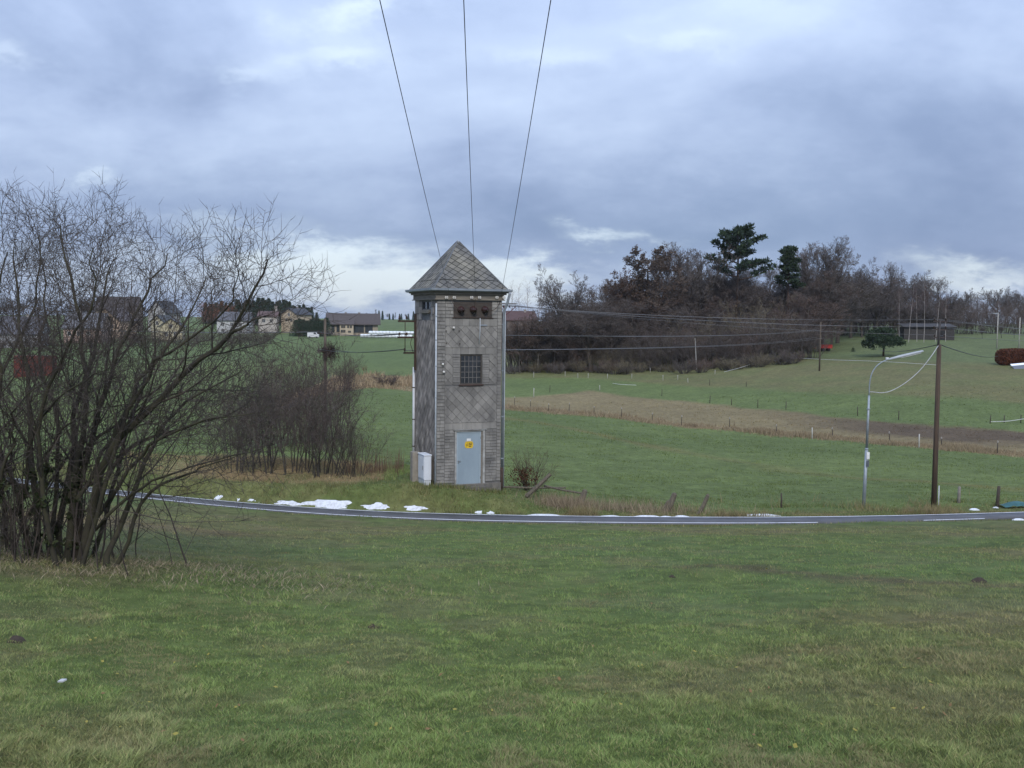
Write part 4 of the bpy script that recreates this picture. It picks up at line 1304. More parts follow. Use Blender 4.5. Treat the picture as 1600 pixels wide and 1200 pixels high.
# ------------------------------------------------------------------ the wood on the far slope
def build_wood():
    tw_grey = mat('twig_grey', (.125, .105, .095), (.085, .074, .070), .9, 1)
    tw_plum = mat('twig_purple', (.108, .088, .076), (.076, .063, .057), .9, 1)
    tw_rust = mat('twig_russet', (.125, .088, .070), (.088, .064, .055), .9, 1)
    tw_oliv = mat('twig_sallow', (.155, .130, .085), (.115, .095, .065), .9, 1)

    def at(px, top, d, key, w, lab, twig, leaf=None, group=None, name='bare_tree', bk=None):
        p = on_ground(px, d); h = max(3, P(px, top, d).z - p.z)
        return plant(key, name, lab, 'tree', p, h, w, None, bk, twig, leaf, group)
    at(890, 420, 212, 'bare_c', .95, 'round-crowned bare tree standing clear at the left end of the wood', tw_grey)
    at(1012, 397, 222, 'bare_a', 1.25, 'tree with withered russet leaves left of the tall bare trees', tw_rust, 'russet')
    at(975, 415, 220, 'bare_c', 1.0, 'smaller russet-leaved tree sloping down to the left of the wood', tw_rust, 'russet_c')
    at(1080, 378, 225, 'bare_d', .95, 'tall broad bare tree left of the ragged pine', tw_grey)
    at(1268, 378, 232, 'bare_c', .95, 'tall bare tree just right of the second pine', tw_plum)
    at(1300, 392, 236, 'bare_a', 1.0, 'bare tree on the right shoulder of the wood', tw_plum)
    at(1042, 408, 228, 'bare_b', 1.1, 'bare tree between the russet tree and the tall broad one', tw_rust)
    at(1182, 466, 205, 'shrub_b', 1.15, 'pale sallow bush at the front edge of the wood below the pine', tw_oliv, name='sallow_bush')
    pine('ragged dark pine with spreading limbs rising above the bare wood', on_ground(1150, 222), P(1150, 358, 222).z - on_ground(1150, 222).z, 'ragged', 3, .95)
    pine('second dark pine, smaller, right of the ragged pine in the wood', on_ground(1230, 228), P(1230, 388, 228).z - on_ground(1230, 228).z, 'ragged', 8, .42)
    gl = 'bare trees of the wood'
    lab = 'bare brown tree crowded among others in the far wood'
    tone = {}
    r = random.Random(5)
    keys = ['bare_a', 'bare_b', 'bare_c', 'bare_d']; tws = [tw_grey, tw_plum, tw_rust, M_TWIG]
    TONE = {'twig_grey': 'grey', 'twig_purple': 'purplish', 'twig_russet': 'rusty', 'twig_brown': 'brown', 'twig_sallow': 'olive'}

    def where(px): return 'low left end' if px < 900 else 'left flank' if px < 1020 else 'middle below the tall trees' if px < 1130 else 'part under the two pines' if px < 1245 else 'right shoulder' if px < 1340 else 'right tail above the lawn'
    sky_line = [(925, 452), (948, 446), (963, 436), (1060, 392), (1105, 400), (1128, 412), (1172, 415), (1205, 418), (1250, 392), (1285, 384), (1320, 408), (1338, 418), (1356, 430), (1374, 427), (1392, 416), (1410, 426), (1430, 428), (1445, 437), (1462, 440), (1482, 455)]
    for px, top in sky_line:
        tw = r.choice(tws)
        at(px, top, r.uniform(228, 260) if px < 1320 else r.uniform(275, 320), r.choice(keys), r.uniform(1.0, 1.3), 'tall %s bare tree on the wood skyline, %s' % (TONE[tw.name], where(px)), tw, None, gl)
    # the body of the wood, lower crowns in front of and between the tall ones
    for d0, a, b, step, t0, t1 in ((236, 930, 1330, 26, 420, 455), (222, 880, 1290, 24, 445, 485), (213, 850, 1270, 24, 480, 515), (262, 1180, 1490, 18, 430, 470), (285, 1300, 1500, 16, 425, 460), (207, 800, 990, 15, 448, 472), (230, 870, 1300, 22, 428, 470)):
        px = a
        while px < b:
            top = np.interp(px, (850, 950, 1050, 1270, 1330, 1480), (40, 18, 0, 0, 5, 30)) + r.uniform(t0, t1)
            tw = r.choice(tws)
            at(px, top, d0 + r.uniform(-5, 5), r.choice(keys), r.uniform(1.3, 1.8), 'lower %s bare tree crowded in the wood, %s' % (TONE[tw.name], where(px)), tw, None, gl)
            px += step * r.uniform(.7, 1.3)
    # understorey bushes along the foot of the wood
    lu = 'leafless understorey bush at the foot of the far wood'
    px = 806
    while px < 1268:
        d = np.interp(px, (800, 1000, 1200, 1290), (208, 206, 200, 206)) + r.uniform(-2, 6)
        p = on_ground(px, d); h = r.uniform(5.5, 10.5)
        tw = r.choice((tw_grey, tw_rust, tw_plum, tw_oliv, M_TWIG))
        plant(r.choice(('shrub_a', 'shrub_b', 'shrub_c')), 'understorey_bush', '%s leafless bush at the foot of the wood, %s' % (TONE[tw.name], where(px)), 'bush', p, h, r.uniform(1.1, 1.6), None, None, tw, None, 'understorey bushes of the wood', ('stems', 'twigs'))
        px += r.uniform(8, 14)
    px = 800
    while px < 1255:
        p = on_ground(px, np.interp(px, (800, 1000, 1200, 1290), (206, 203, 196, 200)) + r.uniform(-7, 2)); h = r.uniform(1.2, 3.2)
        tw = r.choice((tw_grey, tw_rust, tw_oliv))
        plant('low_shrub', 'bramble_bush', 'low tangled %s bush spilling from the wood foot, %s' % (TONE[tw.name], where(px)), 'bush', p, h, r.uniform(1.0, 1.7), None, None, tw, None, 'low bushes in front of the wood', ('stems', 'twigs'))
        px += r.uniform(9, 22)
    px = 1300
    while px < 1640:
        d = np.interp(px, (1300, 1400, 1500, 1640), (262, 285, 300, 320)) + r.uniform(-4, 10)
        p = on_ground(px, d); h = r.uniform(7, 12)
        plant(r.choice(('shrub_a', 'shrub_b', 'shrub_c')), 'hilltop_bush', 'leafless bush in the thicket on the hill crest at right', 'bush', p, h, r.uniform(1.0, 1.5), None, None, r.choice((tw_grey, tw_plum, tw_rust)), None, 'bushes on the hill crest', ('stems', 'twigs'))
        px += r.uniform(9, 15)
    # far row at the right edge
    for px, top in ((1498, 453), (1512, 458), (1526, 461), (1541, 456), (1558, 448), (1574, 456), (1590, 460), (1606, 456), (1622, 460), (1640, 455), (1500, 470), (1535, 475), (1570, 472), (1600, 474), (1630, 472), (1480, 468)):
        at(px, top, r.uniform(380, 430), r.choice(keys), r.uniform(1.0, 1.3), 'distant bare tree in the row on the right skyline', tw_plum, None, 'trees on the right skyline')
    for px, top, d in ((1375 + 160, 508, 262), (1565, 505, 268), (1585, 512, 270)):
        at(px, top, d, 'bare_c', 1.0, 'small rounded bare orchard tree on the crest meadow', tw_grey, None, 'orchard trees on the crest meadow')
    # birches
    bw = mat('birch_bark', (.36, .33, .31), (.20, .18, .17), .8, 2.5, stretch=(1, 1, .5), lo=.5, hi=.7)
    btw = mat('birch_twig', (.115, .072, .066), (.085, .055, .052), .9, 1)
    for k, (px, top, d) in enumerate(((1420, 440, 238), (1433, 446, 240), (1444, 432, 237), (1462, 436, 239), (1478, 452, 242), (1406, 450, 243))):
        p = on_ground(px, d); h = P(px, top, d).z - p.z
        t = thing('birch_tree', 'slender white-stemmed birch beside the dark shed', 'tree', p, 0, 'birches beside the dark shed')
        g = Grower(200 + k); lv = upright_levels(h); lv[0].update(wob=.02, trop=.0, tip=.15); lv[1].update(n=15, ang=.42, ratio=.20, t0=.45, seg=4); lv[2]['n'] = 6; lv[3]['n'] = 4; lv = lv[:4]
        g.branch((0, 0, -.3), _dev((0, 0, 1), .04, k * 2), h * .97, .065, 0, lv)
        a, b = split_tree(g.lines, 0, 6, 2, 'birch', 1.3); link('trunk', a, bw, t); link('crown', b, btw, t)
    for k, (px, top, d) in enumerate(((800, 440, 300), (812, 446, 310), (824, 438, 305), (838, 443, 300), (852, 437, 312), (866, 447, 305))):
        p = on_ground(px, d); h = P(px, top, d).z - p.z
        t = thing('birch_tree', 'thin pale birch seen just right of the tower roof', 'tree', p, 0, 'pale birches right of the tower')
        g = Grower(300 + k); lv = upright_levels(h); lv[0].update(wob=.02, trop=.0, tip=.15); lv[1].update(n=18, ang=.5, ratio=.22, t0=.3, seg=4); lv[2]['n'] = 6; lv[3]['n'] = 4; lv = lv[:4]
        g.branch((0, 0, -.3), (0, 0, 1), h * .97, .13, 0, lv)
        a, b = split_tree(g.lines, 0, 5, 2, 'birch', 1.4); link('trunk', a, bw, t); link('crown', b, mat('birch_twig_pale', (.16, .11, .10), (.12, .085, .08), .9, 1), t)
    # garden evergreens
    p = G(1380, 557); pine('small dome-crowned pine alone on the lawn at right', p, P(1380, 508, p.y).z - p.z, 'dome', 21, 1.05)
    for k, (px, py, top, lab) in enumerate(((1333, 550, 543, 'dark little topiary shrub left of the lone pine'), (1365, 547, 540, 'tiny clipped conifer just left of the lone pine trunk'))):
        p = G(px, py); pine(lab, p, P(px, top, p.y).z - p.z, 'spruce', 40 + k, 2.2, 'garden_conifer')


build_wood()


def build_far_left_trees():
    r = random.Random(9)
    for i in range(34):
        px = 322 + i * 5.2 + r.uniform(-2, 2); d = r.uniform(540, 600); top = np.interp(px, (320, 400, 450, 500), (474, 466, 470, 486)) + r.uniform(-4, 5)
        p = on_ground(px, d); pine('distant dark spruce in the plantation behind the village', p, P(px, top, d).z - p.z, 'spruce', 50 + i % 5, 1.1, 'spruce_tree', 'spruces behind the village')
    rust = mat('twig_beech', (.22, .085, .045), (.15, .06, .04), .9, 1)
    for px, top, d in ((318, 474, 470), (332, 476, 480), (346, 472, 475), (360, 478, 470)):
        p = on_ground(px, d); plant('bare_a', 'beech_tree', 'rust-brown beech behind the village houses', 'tree', p, P(px, top, d).z - p.z, 1.3, None, None, rust, None, 'rust-brown beeches')
    for px, top, d, w in ((120, 462, 420, 1.3), (142, 466, 425, 1.2), (182, 468, 430, 1.3), (205, 470, 430, 1.2), (60, 466, 420, 1.3), (20, 462, 430, 1.4), (90, 470, 420, 1.2)):
        p = on_ground(px, d); plant(r.choice(('bare_a', 'bare_d')), 'village_tree', 'bare tree among the village houses behind the big left tree', 'tree', p, P(px, top, d).z - p.z, w, None, None, M_TWIG, None, 'bare trees in the village')
    hg = mat('twig_village', (.105, .080, .070), (.072, .058, .053), .9, 1)
    px = -10
    while px < 430:
        p = on_ground(px, r.uniform(282, 300)); h = r.uniform(2.5, 5.2)
        plant(r.choice(('shrub_a', 'shrub_b')), 'garden_bush', 'leafless brown garden bush in the hedge below the village houses', 'bush', p, h, r.uniform(1.3, 1.9), None, None, hg, None, 'garden hedge below the village', ('stems', 'twigs'))
        px += r.uniform(9, 17)
    # skyline trees right of the farmhouse
    for i in range(15):
        px = 574 + i * 5.0 + r.uniform(-2, 2); d = r.uniform(900, 980); top = r.uniform(484, 497); p = on_ground(px, d)
        if i % 3 == 0: plant(r.choice(('bare_b', 'bare_d')), 'skyline_tree', 'tiny bare tree on the skyline left of the tower', 'tree', p, max(6, P(px, top - 3, d).z - p.z), .7, None, None, M_TWIG, None, 'trees on the skyline left of the tower')
        else: pine('tiny narrow conifer on the skyline left of the tower', p, max(6, P(px, top, d).z - p.z), 'spruce', 50 + i % 5, .7, 'spruce_tree', 'conifers on the skyline left of the tower')
    # dark evergreen hedge beside the farmhouse
    for i in range(9):
        px = 462 + i * 6; d = 362 + r.uniform(-3, 3); p = on_ground(px, d)
        pine('dense dark green hedge conifer left of the farmhouse', p, P(px, 497 + r.uniform(-2, 3), d).z - p.z, 'spruce', 50 + i % 5, 2.2, 'hedge_conifer', 'evergreen hedge of the farmhouse')


build_far_left_trees()


# ------------------------------------------------------------------ houses
M_PANE = mat('window_glass', (.020, .024, .030), (.04, .045, .05), .15, 2, spec=.6)


def house(name, label, px0, px1, base_py, eave_py, ridge_py, d, wall_c, roof_c, yaw=0.0, depth=9.0, gable='side', windows=(), chimneys=(), over=.5, frame_c=(.5, .48, .45), base_d=None):
    """gable 'side': ridge runs across the picture; 'front': gable end faces the camera"""
    a = P(px0, base_py, d); b = P(px1, base_py, d); w = b.x - a.x
    zb = a.z; ze = P((px0 + px1) / 2, eave_py, d).z - zb; zr_ = P((px0 + px1) / 2, ridge_py, d).z - zb
    t = thing(name, label, 'house', ((a.x + b.x) / 2, d, zb), yaw)
    wall_c = tuple(v * .72 for v in wall_c); mw = mat('render_%.2f_%.2f_%.2f' % wall_c, wall_c, tuple(v * .85 for v in wall_c), .9, .8)
    mr = mat('tiles_%.3f_%.3f_%.3f' % roof_c, roof_c, tuple(v * .75 for v in roof_c), .8, 1.5, .2)
    h2 = w / 2
    if gable == 'side':
        prof = [(0, -6), (depth, -6), (depth, ze), (depth / 2, zr_ - .12), (0, ze)]
        MB().prism(prof, (-h2, 0, 0), (0, 1, 0), (0, 0, 1), (1, 0, 0), 0, w).build('wall', mw, t)
        sl = (zr_ - ze) / (depth / 2); e = over
        rp = [(-e, ze - e * sl), (depth / 2, zr_), (depth + e, ze - e * sl), (depth + e, ze - e * sl + .22), (depth / 2, zr_ + .25), (-e, ze - e * sl + .22)]
        RFo = MB()
        vs_ = [(x, p[0], p[1]) for x in (-h2 - over, h2 + over) for p in rp]
        RFo.add(vs_, [(0, 1, 4, 5), (1, 2, 3, 4), (6, 11, 10, 7), (7, 10, 9, 8), (0, 6, 7, 1), (1, 7, 8, 2), (5, 4, 10, 11), (4, 3, 9, 10), (0, 5, 11, 6), (2, 8, 9, 3)])
        RO = RFo.build('roof', mr, t)
    else:
        prof = [(-h2, -6), (h2, -6), (h2, ze), (0, zr_ - .12), (-h2, ze)]
        MB().prism(prof, (0, 0, 0), (1, 0, 0), (0, 0, 1), (0, 1, 0), 0, depth).build('wall', mw, t)
        sl = (zr_ - ze) / h2; e = over
        rp = [(-h2 - e, ze - e * sl), (0, zr_), (h2 + e, ze - e * sl), (h2 + e, ze - e * sl + .22), (0, zr_ + .25), (-h2 - e, ze - e * sl + .22)]
        vs_ = [(p[0], y, p[1]) for y in (-over, depth + over) for p in rp]
        RO = MB().add(vs_, [(0, 1, 4, 5), (1, 2, 3, 4), (6, 11, 10, 7), (7, 10, 9, 8), (0, 6, 7, 1), (1, 7, 8, 2), (5, 4, 10, 11), (4, 3, 9, 10), (0, 5, 11, 6), (2, 8, 9, 3)]).build('roof', mr, t)
    for (u, z, ww, hh) in windows:      # fractions across the front, metres up
        x = -h2 + u * w
        W = MB()
        for (p0, p1, q0, q1) in ((x - ww / 2 - .1, x - ww / 2, z - .1, z + hh + .1), (x + ww / 2, x + ww / 2 + .1, z - .1, z + hh + .1), (x - ww / 2, x + ww / 2, z - .1, z), (x - ww / 2, x + ww / 2, z + hh, z + hh + .1), (x - .04, x + .04, z, z + hh)):
            W.box(p0, p1, -.08, .0, q0, q1)
        o = W.build('window', mat('win_frame_%.2f' % frame_c[0], frame_c, None, .6), t)
        MB().box(x - ww / 2, x + ww / 2, -.03, -.002, z, z + hh).build('pane', M_PANE, o)
    for (u, y, ww, hh) in chimneys:
        x = -h2 + u * w; zt_ = zr_ - abs(y - depth / 2) * (zr_ - ze) / (depth / 2) if gable == 'side' else zr_ - abs(x) * (zr_ - ze) / h2
        MB().box(x - ww / 2, x + ww / 2, y - ww / 2, y + ww / 2, zt_ - .6, zt_ + hh).box(x - ww / 2 - .1, x + ww / 2 + .1, y - ww / 2 - .1, y + ww / 2 + .1, zt_ + hh, zt_ + hh + .12).build('chimney', mat('chimney', (.3, .27, .25), None, .9), RO)
    return t


def build_houses():
    W2 = [(u, z, 1.1, 1.2) for z in (.6, 3.0) for u in (.3, .7)]
    # farmhouse: long barn body with a lower cream wing in front
    house('farmhouse', 'long brown-roofed farmhouse with cream walls on the green hill', 513, 590, 520, 505, 490.5, 372, (.42, .36, .28), (.075, .062, .058), R(8), 11, 'side',
          [(.10, .3, 1.0, 2.2), (.62, .2, 3.4, 2.6), (.82, .2, 2.6, 2.6), (.22, .4, 1.6, 2.4)], [(.35, 6, .7, .8), (.62, 6, .7, .8)], 1.0, (.10, .085, .07))
    house('farmhouse_wing', 'cream two-storey wing with two rows of windows at the front of the farmhouse', 531, 552, 521, 506.5, 499, 367, (.60, .50, .37), (.080, .066, .062), R(8), 6, 'side',
          [(.17, .35, .75, .9), (.33, .35, .75, .9), (.72, .35, .9, .6), (.17, 2.0, .6, .85), (.33, 2.0, .6, .85), (.62, 2.0, .6, .85), (.82, 2.0, .6, .85)], (), .4, (.2, .17, .13))
    house('gabled_house', 'cream house with dark roof whose gable rises left of the farmhouse', 436, 467, 505, 491, 482, 400, (.55, .45, .33), (.055, .058, .066), R(-28), 9, 'front', [(.35, .8, .9, 1.1), (.65, .8, .9, 1.1), (.5, 2.9, .9, 1.0)], [(.5, 5, .6, .7)])
    house('low_house', 'low house with reddish roof left of the gabled cream house', 404, 432, 506, 494, 487, 395, (.55, .50, .45), (.10, .065, .06), R(6), 8, 'side', W2[:2], [(.9, 4, 1.0, 2.2)])
    house('white_house', 'white house seen through the crown of the left tree', 338, 386, 522, 500, 488, 390, (.62, .62, .62), (.10, .10, .11), R(-6), 9, 'side', [(.2, .8, 1, 1.2), (.5, .8, 1, 1.2), (.8, .8, 1, 1.2), (.2, 3.2, 1, 1.2), (.5, 3.2, 1, 1.2), (.8, 3.2, 1, 1.2)], [(.7, 4.5, .6, .8)])
    house('cream_gable_house', 'cream house showing its gable, right of the pink terrace', 250, 284, 529, 510, 498, 330, (.56, .49, .33), (.085, .085, .09), R(12), 10, 'front', [(.3, .8, .9, 1.2), (.7, .8, .9, 1.2), (.5, 3.6, .9, 1.0)])
    house('yellow_house', 'yellowish house whose gable peaks left of the cream gable', 235, 256, 512, 502, 493, 345, (.55, .50, .36), (.08, .085, .09), R(-10), 9, 'front', [(.5, 1.0, .9, 1.2)])
    house('pink_house', 'long low house with pinkish wall and grey roof behind the left tree', 100, 158, 528, 511, 490, 320, (.48, .34, .28), (.13, .13, .14), R(4), 10, 'side', [(.15, .8, 1, 1.2), (.4, .8, 1, 1.2), (.65, .8, 1, 1.2), (.88, .8, 1, 1.2)], [(.3, 5, .6, .8)])
    house('orange_gable_house', 'peach-coloured house with steep gable in the middle of the village', 140, 190, 520, 500, 482, 345, (.52, .38, .28), (.09, .075, .075), R(-14), 10, 'front', [(.3, 1, .9, 1.2), (.7, 1, .9, 1.2), (.5, 4, .9, 1.0)])
    house('dark_roof_house', 'house with broad dark roof highest in the village', 150, 212, 498, 484, 464, 400, (.38, .30, .24), (.060, .050, .048), R(5), 10, 'side', [(.3, .8, 1, 1.2), (.6, .8, 1, 1.2)], [(.2, 5, .6, .8)])
    house('grey_roof_house', 'house with dark hipped-looking roof right of the highest one', 228, 262, 500, 488, 471, 410, (.5, .5, .5), (.055, .058, .065), R(-20), 9, 'front', [(.35, .8, .9, 1.1), (.65, .8, .9, 1.1)])
    house('grey_house', 'grey-roofed house at the left edge behind the branches', 0, 62, 545, 520, 495, 300, (.40, .40, .42), (.10, .10, .115), R(10), 9, 'side', [(.3, .8, 1, 1.2), (.7, .8, 1, 1.2)], [(.6, 4.5, .6, .8)])
    house('red_roofed_house', 'house with dull red roof among birches just right of the tower', 792, 838, 512, 500, 487, 285, (.22, .18, .16), (.085, .050, .046), R(10), 9, 'side', [(.3, .6, 1, 1.1), (.7, .6, 1, 1.1)], [(.7, 4, .6, .8)])
    # red container near the left edge
    p = G(52, 588, 60); s = p.y / 1600
    T = thing('red_container', 'dull red shipping container behind the stems of the left tree', 'container', p, R(5)); w = 58 * s; h = 32 * s
    mr = mat('container_red', (.13, .032, .024), (.09, .026, .02), .6, 2)
    MB().box(-w / 2, w / 2, 0, 2.4, -.6, h).build('body', mr, T)
    for i in range(13):
        x = -w / 2 + (i + .5) * w / 13; MB().box(x - w / 52, x + w / 52, -.06, -.001, .1, h - .15).build('corrugation', mr, T)
    for x in (-w / 2, w / 2 - .12): MB().box(x, x + .12, -.09, -.001, -.1, h + .02).build('corner_post', mr, T)
    # van and snow-white bales near the farmhouse
    p = on_ground(489, 345)
    T = thing('parked_van', 'small white van parked below the farmhouse', 'van', p, R(4)); wm = mat('van_white', (.62, .62, .63), None, .4)
    MB().prism([(-1.9, .35), (1.9, .35), (1.9, 1.25), (1.35, 1.35), (.9, 2.0), (-1.85, 2.05), (-1.9, 1.9)], (0, 0, 0), (1, 0, 0), (0, 0, 1), (0, 1, 0), 0, 1.7).build('body', wm, T)
    MB().prism([(1.2, 1.32), (.85, 1.85), (.2, 1.85), (.2, 1.32)], (0, -.012, 0), (1, 0, 0), (0, 0, 1), (0, 1, 0), 0, .01).build('side_window', M_PANE, T)
    for x in (-1.2, 1.2):
        for y in (.1, 1.6): MB().lathe((x, y - .1, .34), (0, 1, 0), [(0, .2), (0.001, .34), (.2, .34), (.201, .2)], 14).build('wheel', mat('tyre', (.02, .02, .02), None, .8), T)
    bw = mat('bale_film', (.66, .69, .70), (.55, .58, .60), .35, 3, .4)
    for i in range(15):
        px = 566 + i * 5.4; p = on_ground(px, 352 + (i % 2) * .6); r_ = .62
        bump = [(0, .3 * r_), (.02, .85 * r_), (.12, r_), (.5, 1.03 * r_), (1.08, r_), (1.18, .85 * r_), (1.2, .3 * r_)]
        o = MB().lathe((-.6, 0, r_ * .95), (1, 0, 0), bump, 14).build('silage_bale', bw, None, True); o.location = p; o.rotation_euler = (0, 0, random.uniform(-.15, .15))
        tag(o, 'white film-wrapped silage bale in the row below the farmhouse', 'bale', 'row of wrapped silage bales')
        if i > 1:
            o2 = o.copy(); C.objects.link(o2); o2.location = p + Vector((.5, .1, 1.12)); o2.rotation_euler = (0, 0, random.uniform(-.15, .15))
    # dark timber shed by the birches
    p0 = G(1402, 530, 150); d = 250
    T = thing('timber_shed', 'long dark weathered shed behind the birch stems', 'shed', on_ground(1452, d), R(-6))
    w = 76 * d / 1600; h = 20 * d / 1600; dm = mat('black_timber', (.060, .055, .052), (.035, .033, .033), .9, 3, .3, stretch=(3, 3, .4))
    nb = 26
    MB().box(-w / 2, w / 2, .03, 5, -.5, h - .02).build('wall', dm, T)
    for i in range(nb):
        x = -w / 2 + i * w / nb
        if not (.70 < i / nb < .82): MB().box(x + .015, x + w / nb - .015, random.uniform(-.02, .0), .029, -.4, h - random.uniform(.02, .08)).build('board', dm, T)
    MB().box(w * .205, w * .31, -.01, .029, -.4, h - .9).build('door_dark_slab', mat('painted_interior_dark', (.012, .012, .014)), T)  # slab on the wall; the shade of an open doorway is painted
    MB().add([(-w / 2 - .4, -.6, h - .05), (w / 2 + .4, -.6, h - .05), (w / 2 + .4, 5.6, h + .7), (-w / 2 - .4, 5.6, h + .7), (-w / 2 - .4, -.6, h + .12), (w / 2 + .4, -.6, h + .12), (w / 2 + .4, 5.6, h + .87), (-w / 2 - .4, 5.6, h + .87)],
             [(0, 3, 2, 1), (4, 5, 6, 7), (0, 1, 5, 4), (1, 2, 6, 5), (2, 3, 7, 6), (3, 0, 4, 7)]).build('roof', mat('shed_roof', (.05, .047, .047), None, .8), T)
    # russet hedge and snowy roof at the right edge
    p = G(1582, 572, 100); s = p.y / 1600
    T = thing('beech_hedge', 'clipped russet beech hedge at the right edge', 'hedge', p, R(8))
    r = np.random.default_rng(4); n = 9000; L, Hh, Dp = 60 * s, 26 * s, 2.2
    q = r.normal(size=(n, 3)); q /= ((np.abs(q) ** 3.5).sum(1) ** (1 / 3.5))[:, None]; q *= r.uniform(.82, 1.04, (n, 1))
    c = q * np.array([L / 2, Dp / 2, Hh / 2]) + np.array([L * .18, 1.2, Hh / 2 + .05])
    a = r.normal(size=(n, 3)); a /= np.linalg.norm(a, axis=1, keepdims=True); b = np.cross(a, r.normal(size=(n, 3))); b /= np.linalg.norm(b, axis=1, keepdims=True)
    sz = .16; v = np.stack([c - a * sz, c + b * sz * .6, c + a * sz, c - b * sz * .6], 1).reshape(-1, 3); k = r.random((n, 1))
    link('foliage', npmesh('hedge_foliage', v, np.arange(4 * n).reshape(-1, 4), False, np.repeat(np.array((.16, .055, .03)) * (1 - k) + np.array((.08, .04, .025)) * k, 4, 0)), M_LEAF, T)
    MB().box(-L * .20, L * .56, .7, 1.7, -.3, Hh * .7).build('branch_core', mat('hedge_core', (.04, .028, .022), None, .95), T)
    # shed roof with snow, bottom right of the hedge
    p = G(1588, 576, 100)
    T = thing('low_shed_roof', 'low grey shed roof with snow on its ridge at the right edge', 'shed', p + Vector((1.6, 0, -.4)), R(14))
    MB().box(-1.5, 4.5, .1, 3.0, -1, .25).build('wall', mat('shed_wall', (.12, .11, .10), None, .9), T)
    MB().add([(-2.4, -.4, .1), (5, -.4, .55), (5, 1.7, 1.45), (-1.6, 1.7, .9), (-2.4, -.4, .2), (5, -.4, .65), (5, 1.7, 1.55), (-1.6, 1.7, 1.0)], [(0, 3, 2, 1), (4, 5, 6, 7), (0, 1, 5, 4), (1, 2, 6, 5), (2, 3, 7, 6), (3, 0, 4, 7)]).build('roof', mat('sheet_roof', (.13, .14, .16), None, .6), T)
    MB().add([(-1.86, 1.15, .80), (5, 1.15, 1.35), (5, 1.68, 1.50), (-1.64, 1.68, .96), (-1.86, 1.15, .87), (5, 1.15, 1.42), (5, 1.72, 1.64), (-1.64, 1.72, 1.10)], [(0, 3, 2, 1), (4, 5, 6, 7), (0, 1, 5, 4), (1, 2, 6, 5), (2, 3, 7, 6), (3, 0, 4, 7)]).build('snow', mat('snow', (.78, .80, .84), (.70, .72, .77), .6, 4, .3), T)
    # red farm trailer on the hillside
    p = G(1291, 549, 120); s = p.y / 1600
    T = thing('red_trailer', 'small red farm trailer parked on the hillside before the wood', 'trailer', p, R(-5)); T.scale = (1.15, 1.15, 1.5); mr = mat('trailer_red', (.42, .035, .025), (.3, .03, .025), .5, 3)
    MB().box(-1.1, 1.1, 0, 1.4, .45, .55).box(-1.1, 1.1, 0, .05, .55, .95).box(-1.1, 1.1, 1.35, 1.4, .55, .95).box(-1.1, -1.05, .051, 1.349, .55, .95).box(1.05, 1.1, .051, 1.349, .55, .95).build('body', mr, T)
    for x in (-.5, .5):
        for y in (.0, 1.3): MB().lathe((x, y, .24), (0, 1, 0), [(0, .1), (.001, .26), (.14, .26), (.141, .1)], 12).build('wheel', mat('tyre', (.02, .02, .02)), T)
    MB().tube([(-1.1, .7, .5), (-2.1, .7, .4)], .04, 6).build('drawbar', mr, T)


build_houses()

# ------------------------------------------------------------------ poles, lamp, wires
M_WIRE = mat('wire_dark', (.035, .035, .038), None, .6)
M_WIREL = mat('wire_grey', (.13, .13, .14), None, .5)
M_POLEW = mat('pole_timber', (.110, .088, .066), (.060, .048, .040), .9, 6, .4, 7, stretch=(3, 3, .35))
M_INS = mat('insulator_dark', (.05, .035, .03), None, .3, spec=.5)


def wire(name, label, a, b, sag, r, m=None, group=None, n=28, k=5, cat='wire'):
    a, b = Vector(a), Vector(b); pts = []
    for i in range(n + 1):
        f = i / n; p = a.lerp(b, f); p.z -= sag * 4 * f * (1 - f); pts.append(p)
    o = MB().tube([p - a for p in pts], r, k).build(name, m or M_WIRE, None, True, fix=False); o.location = a
    return tag(o, label, cat, group)


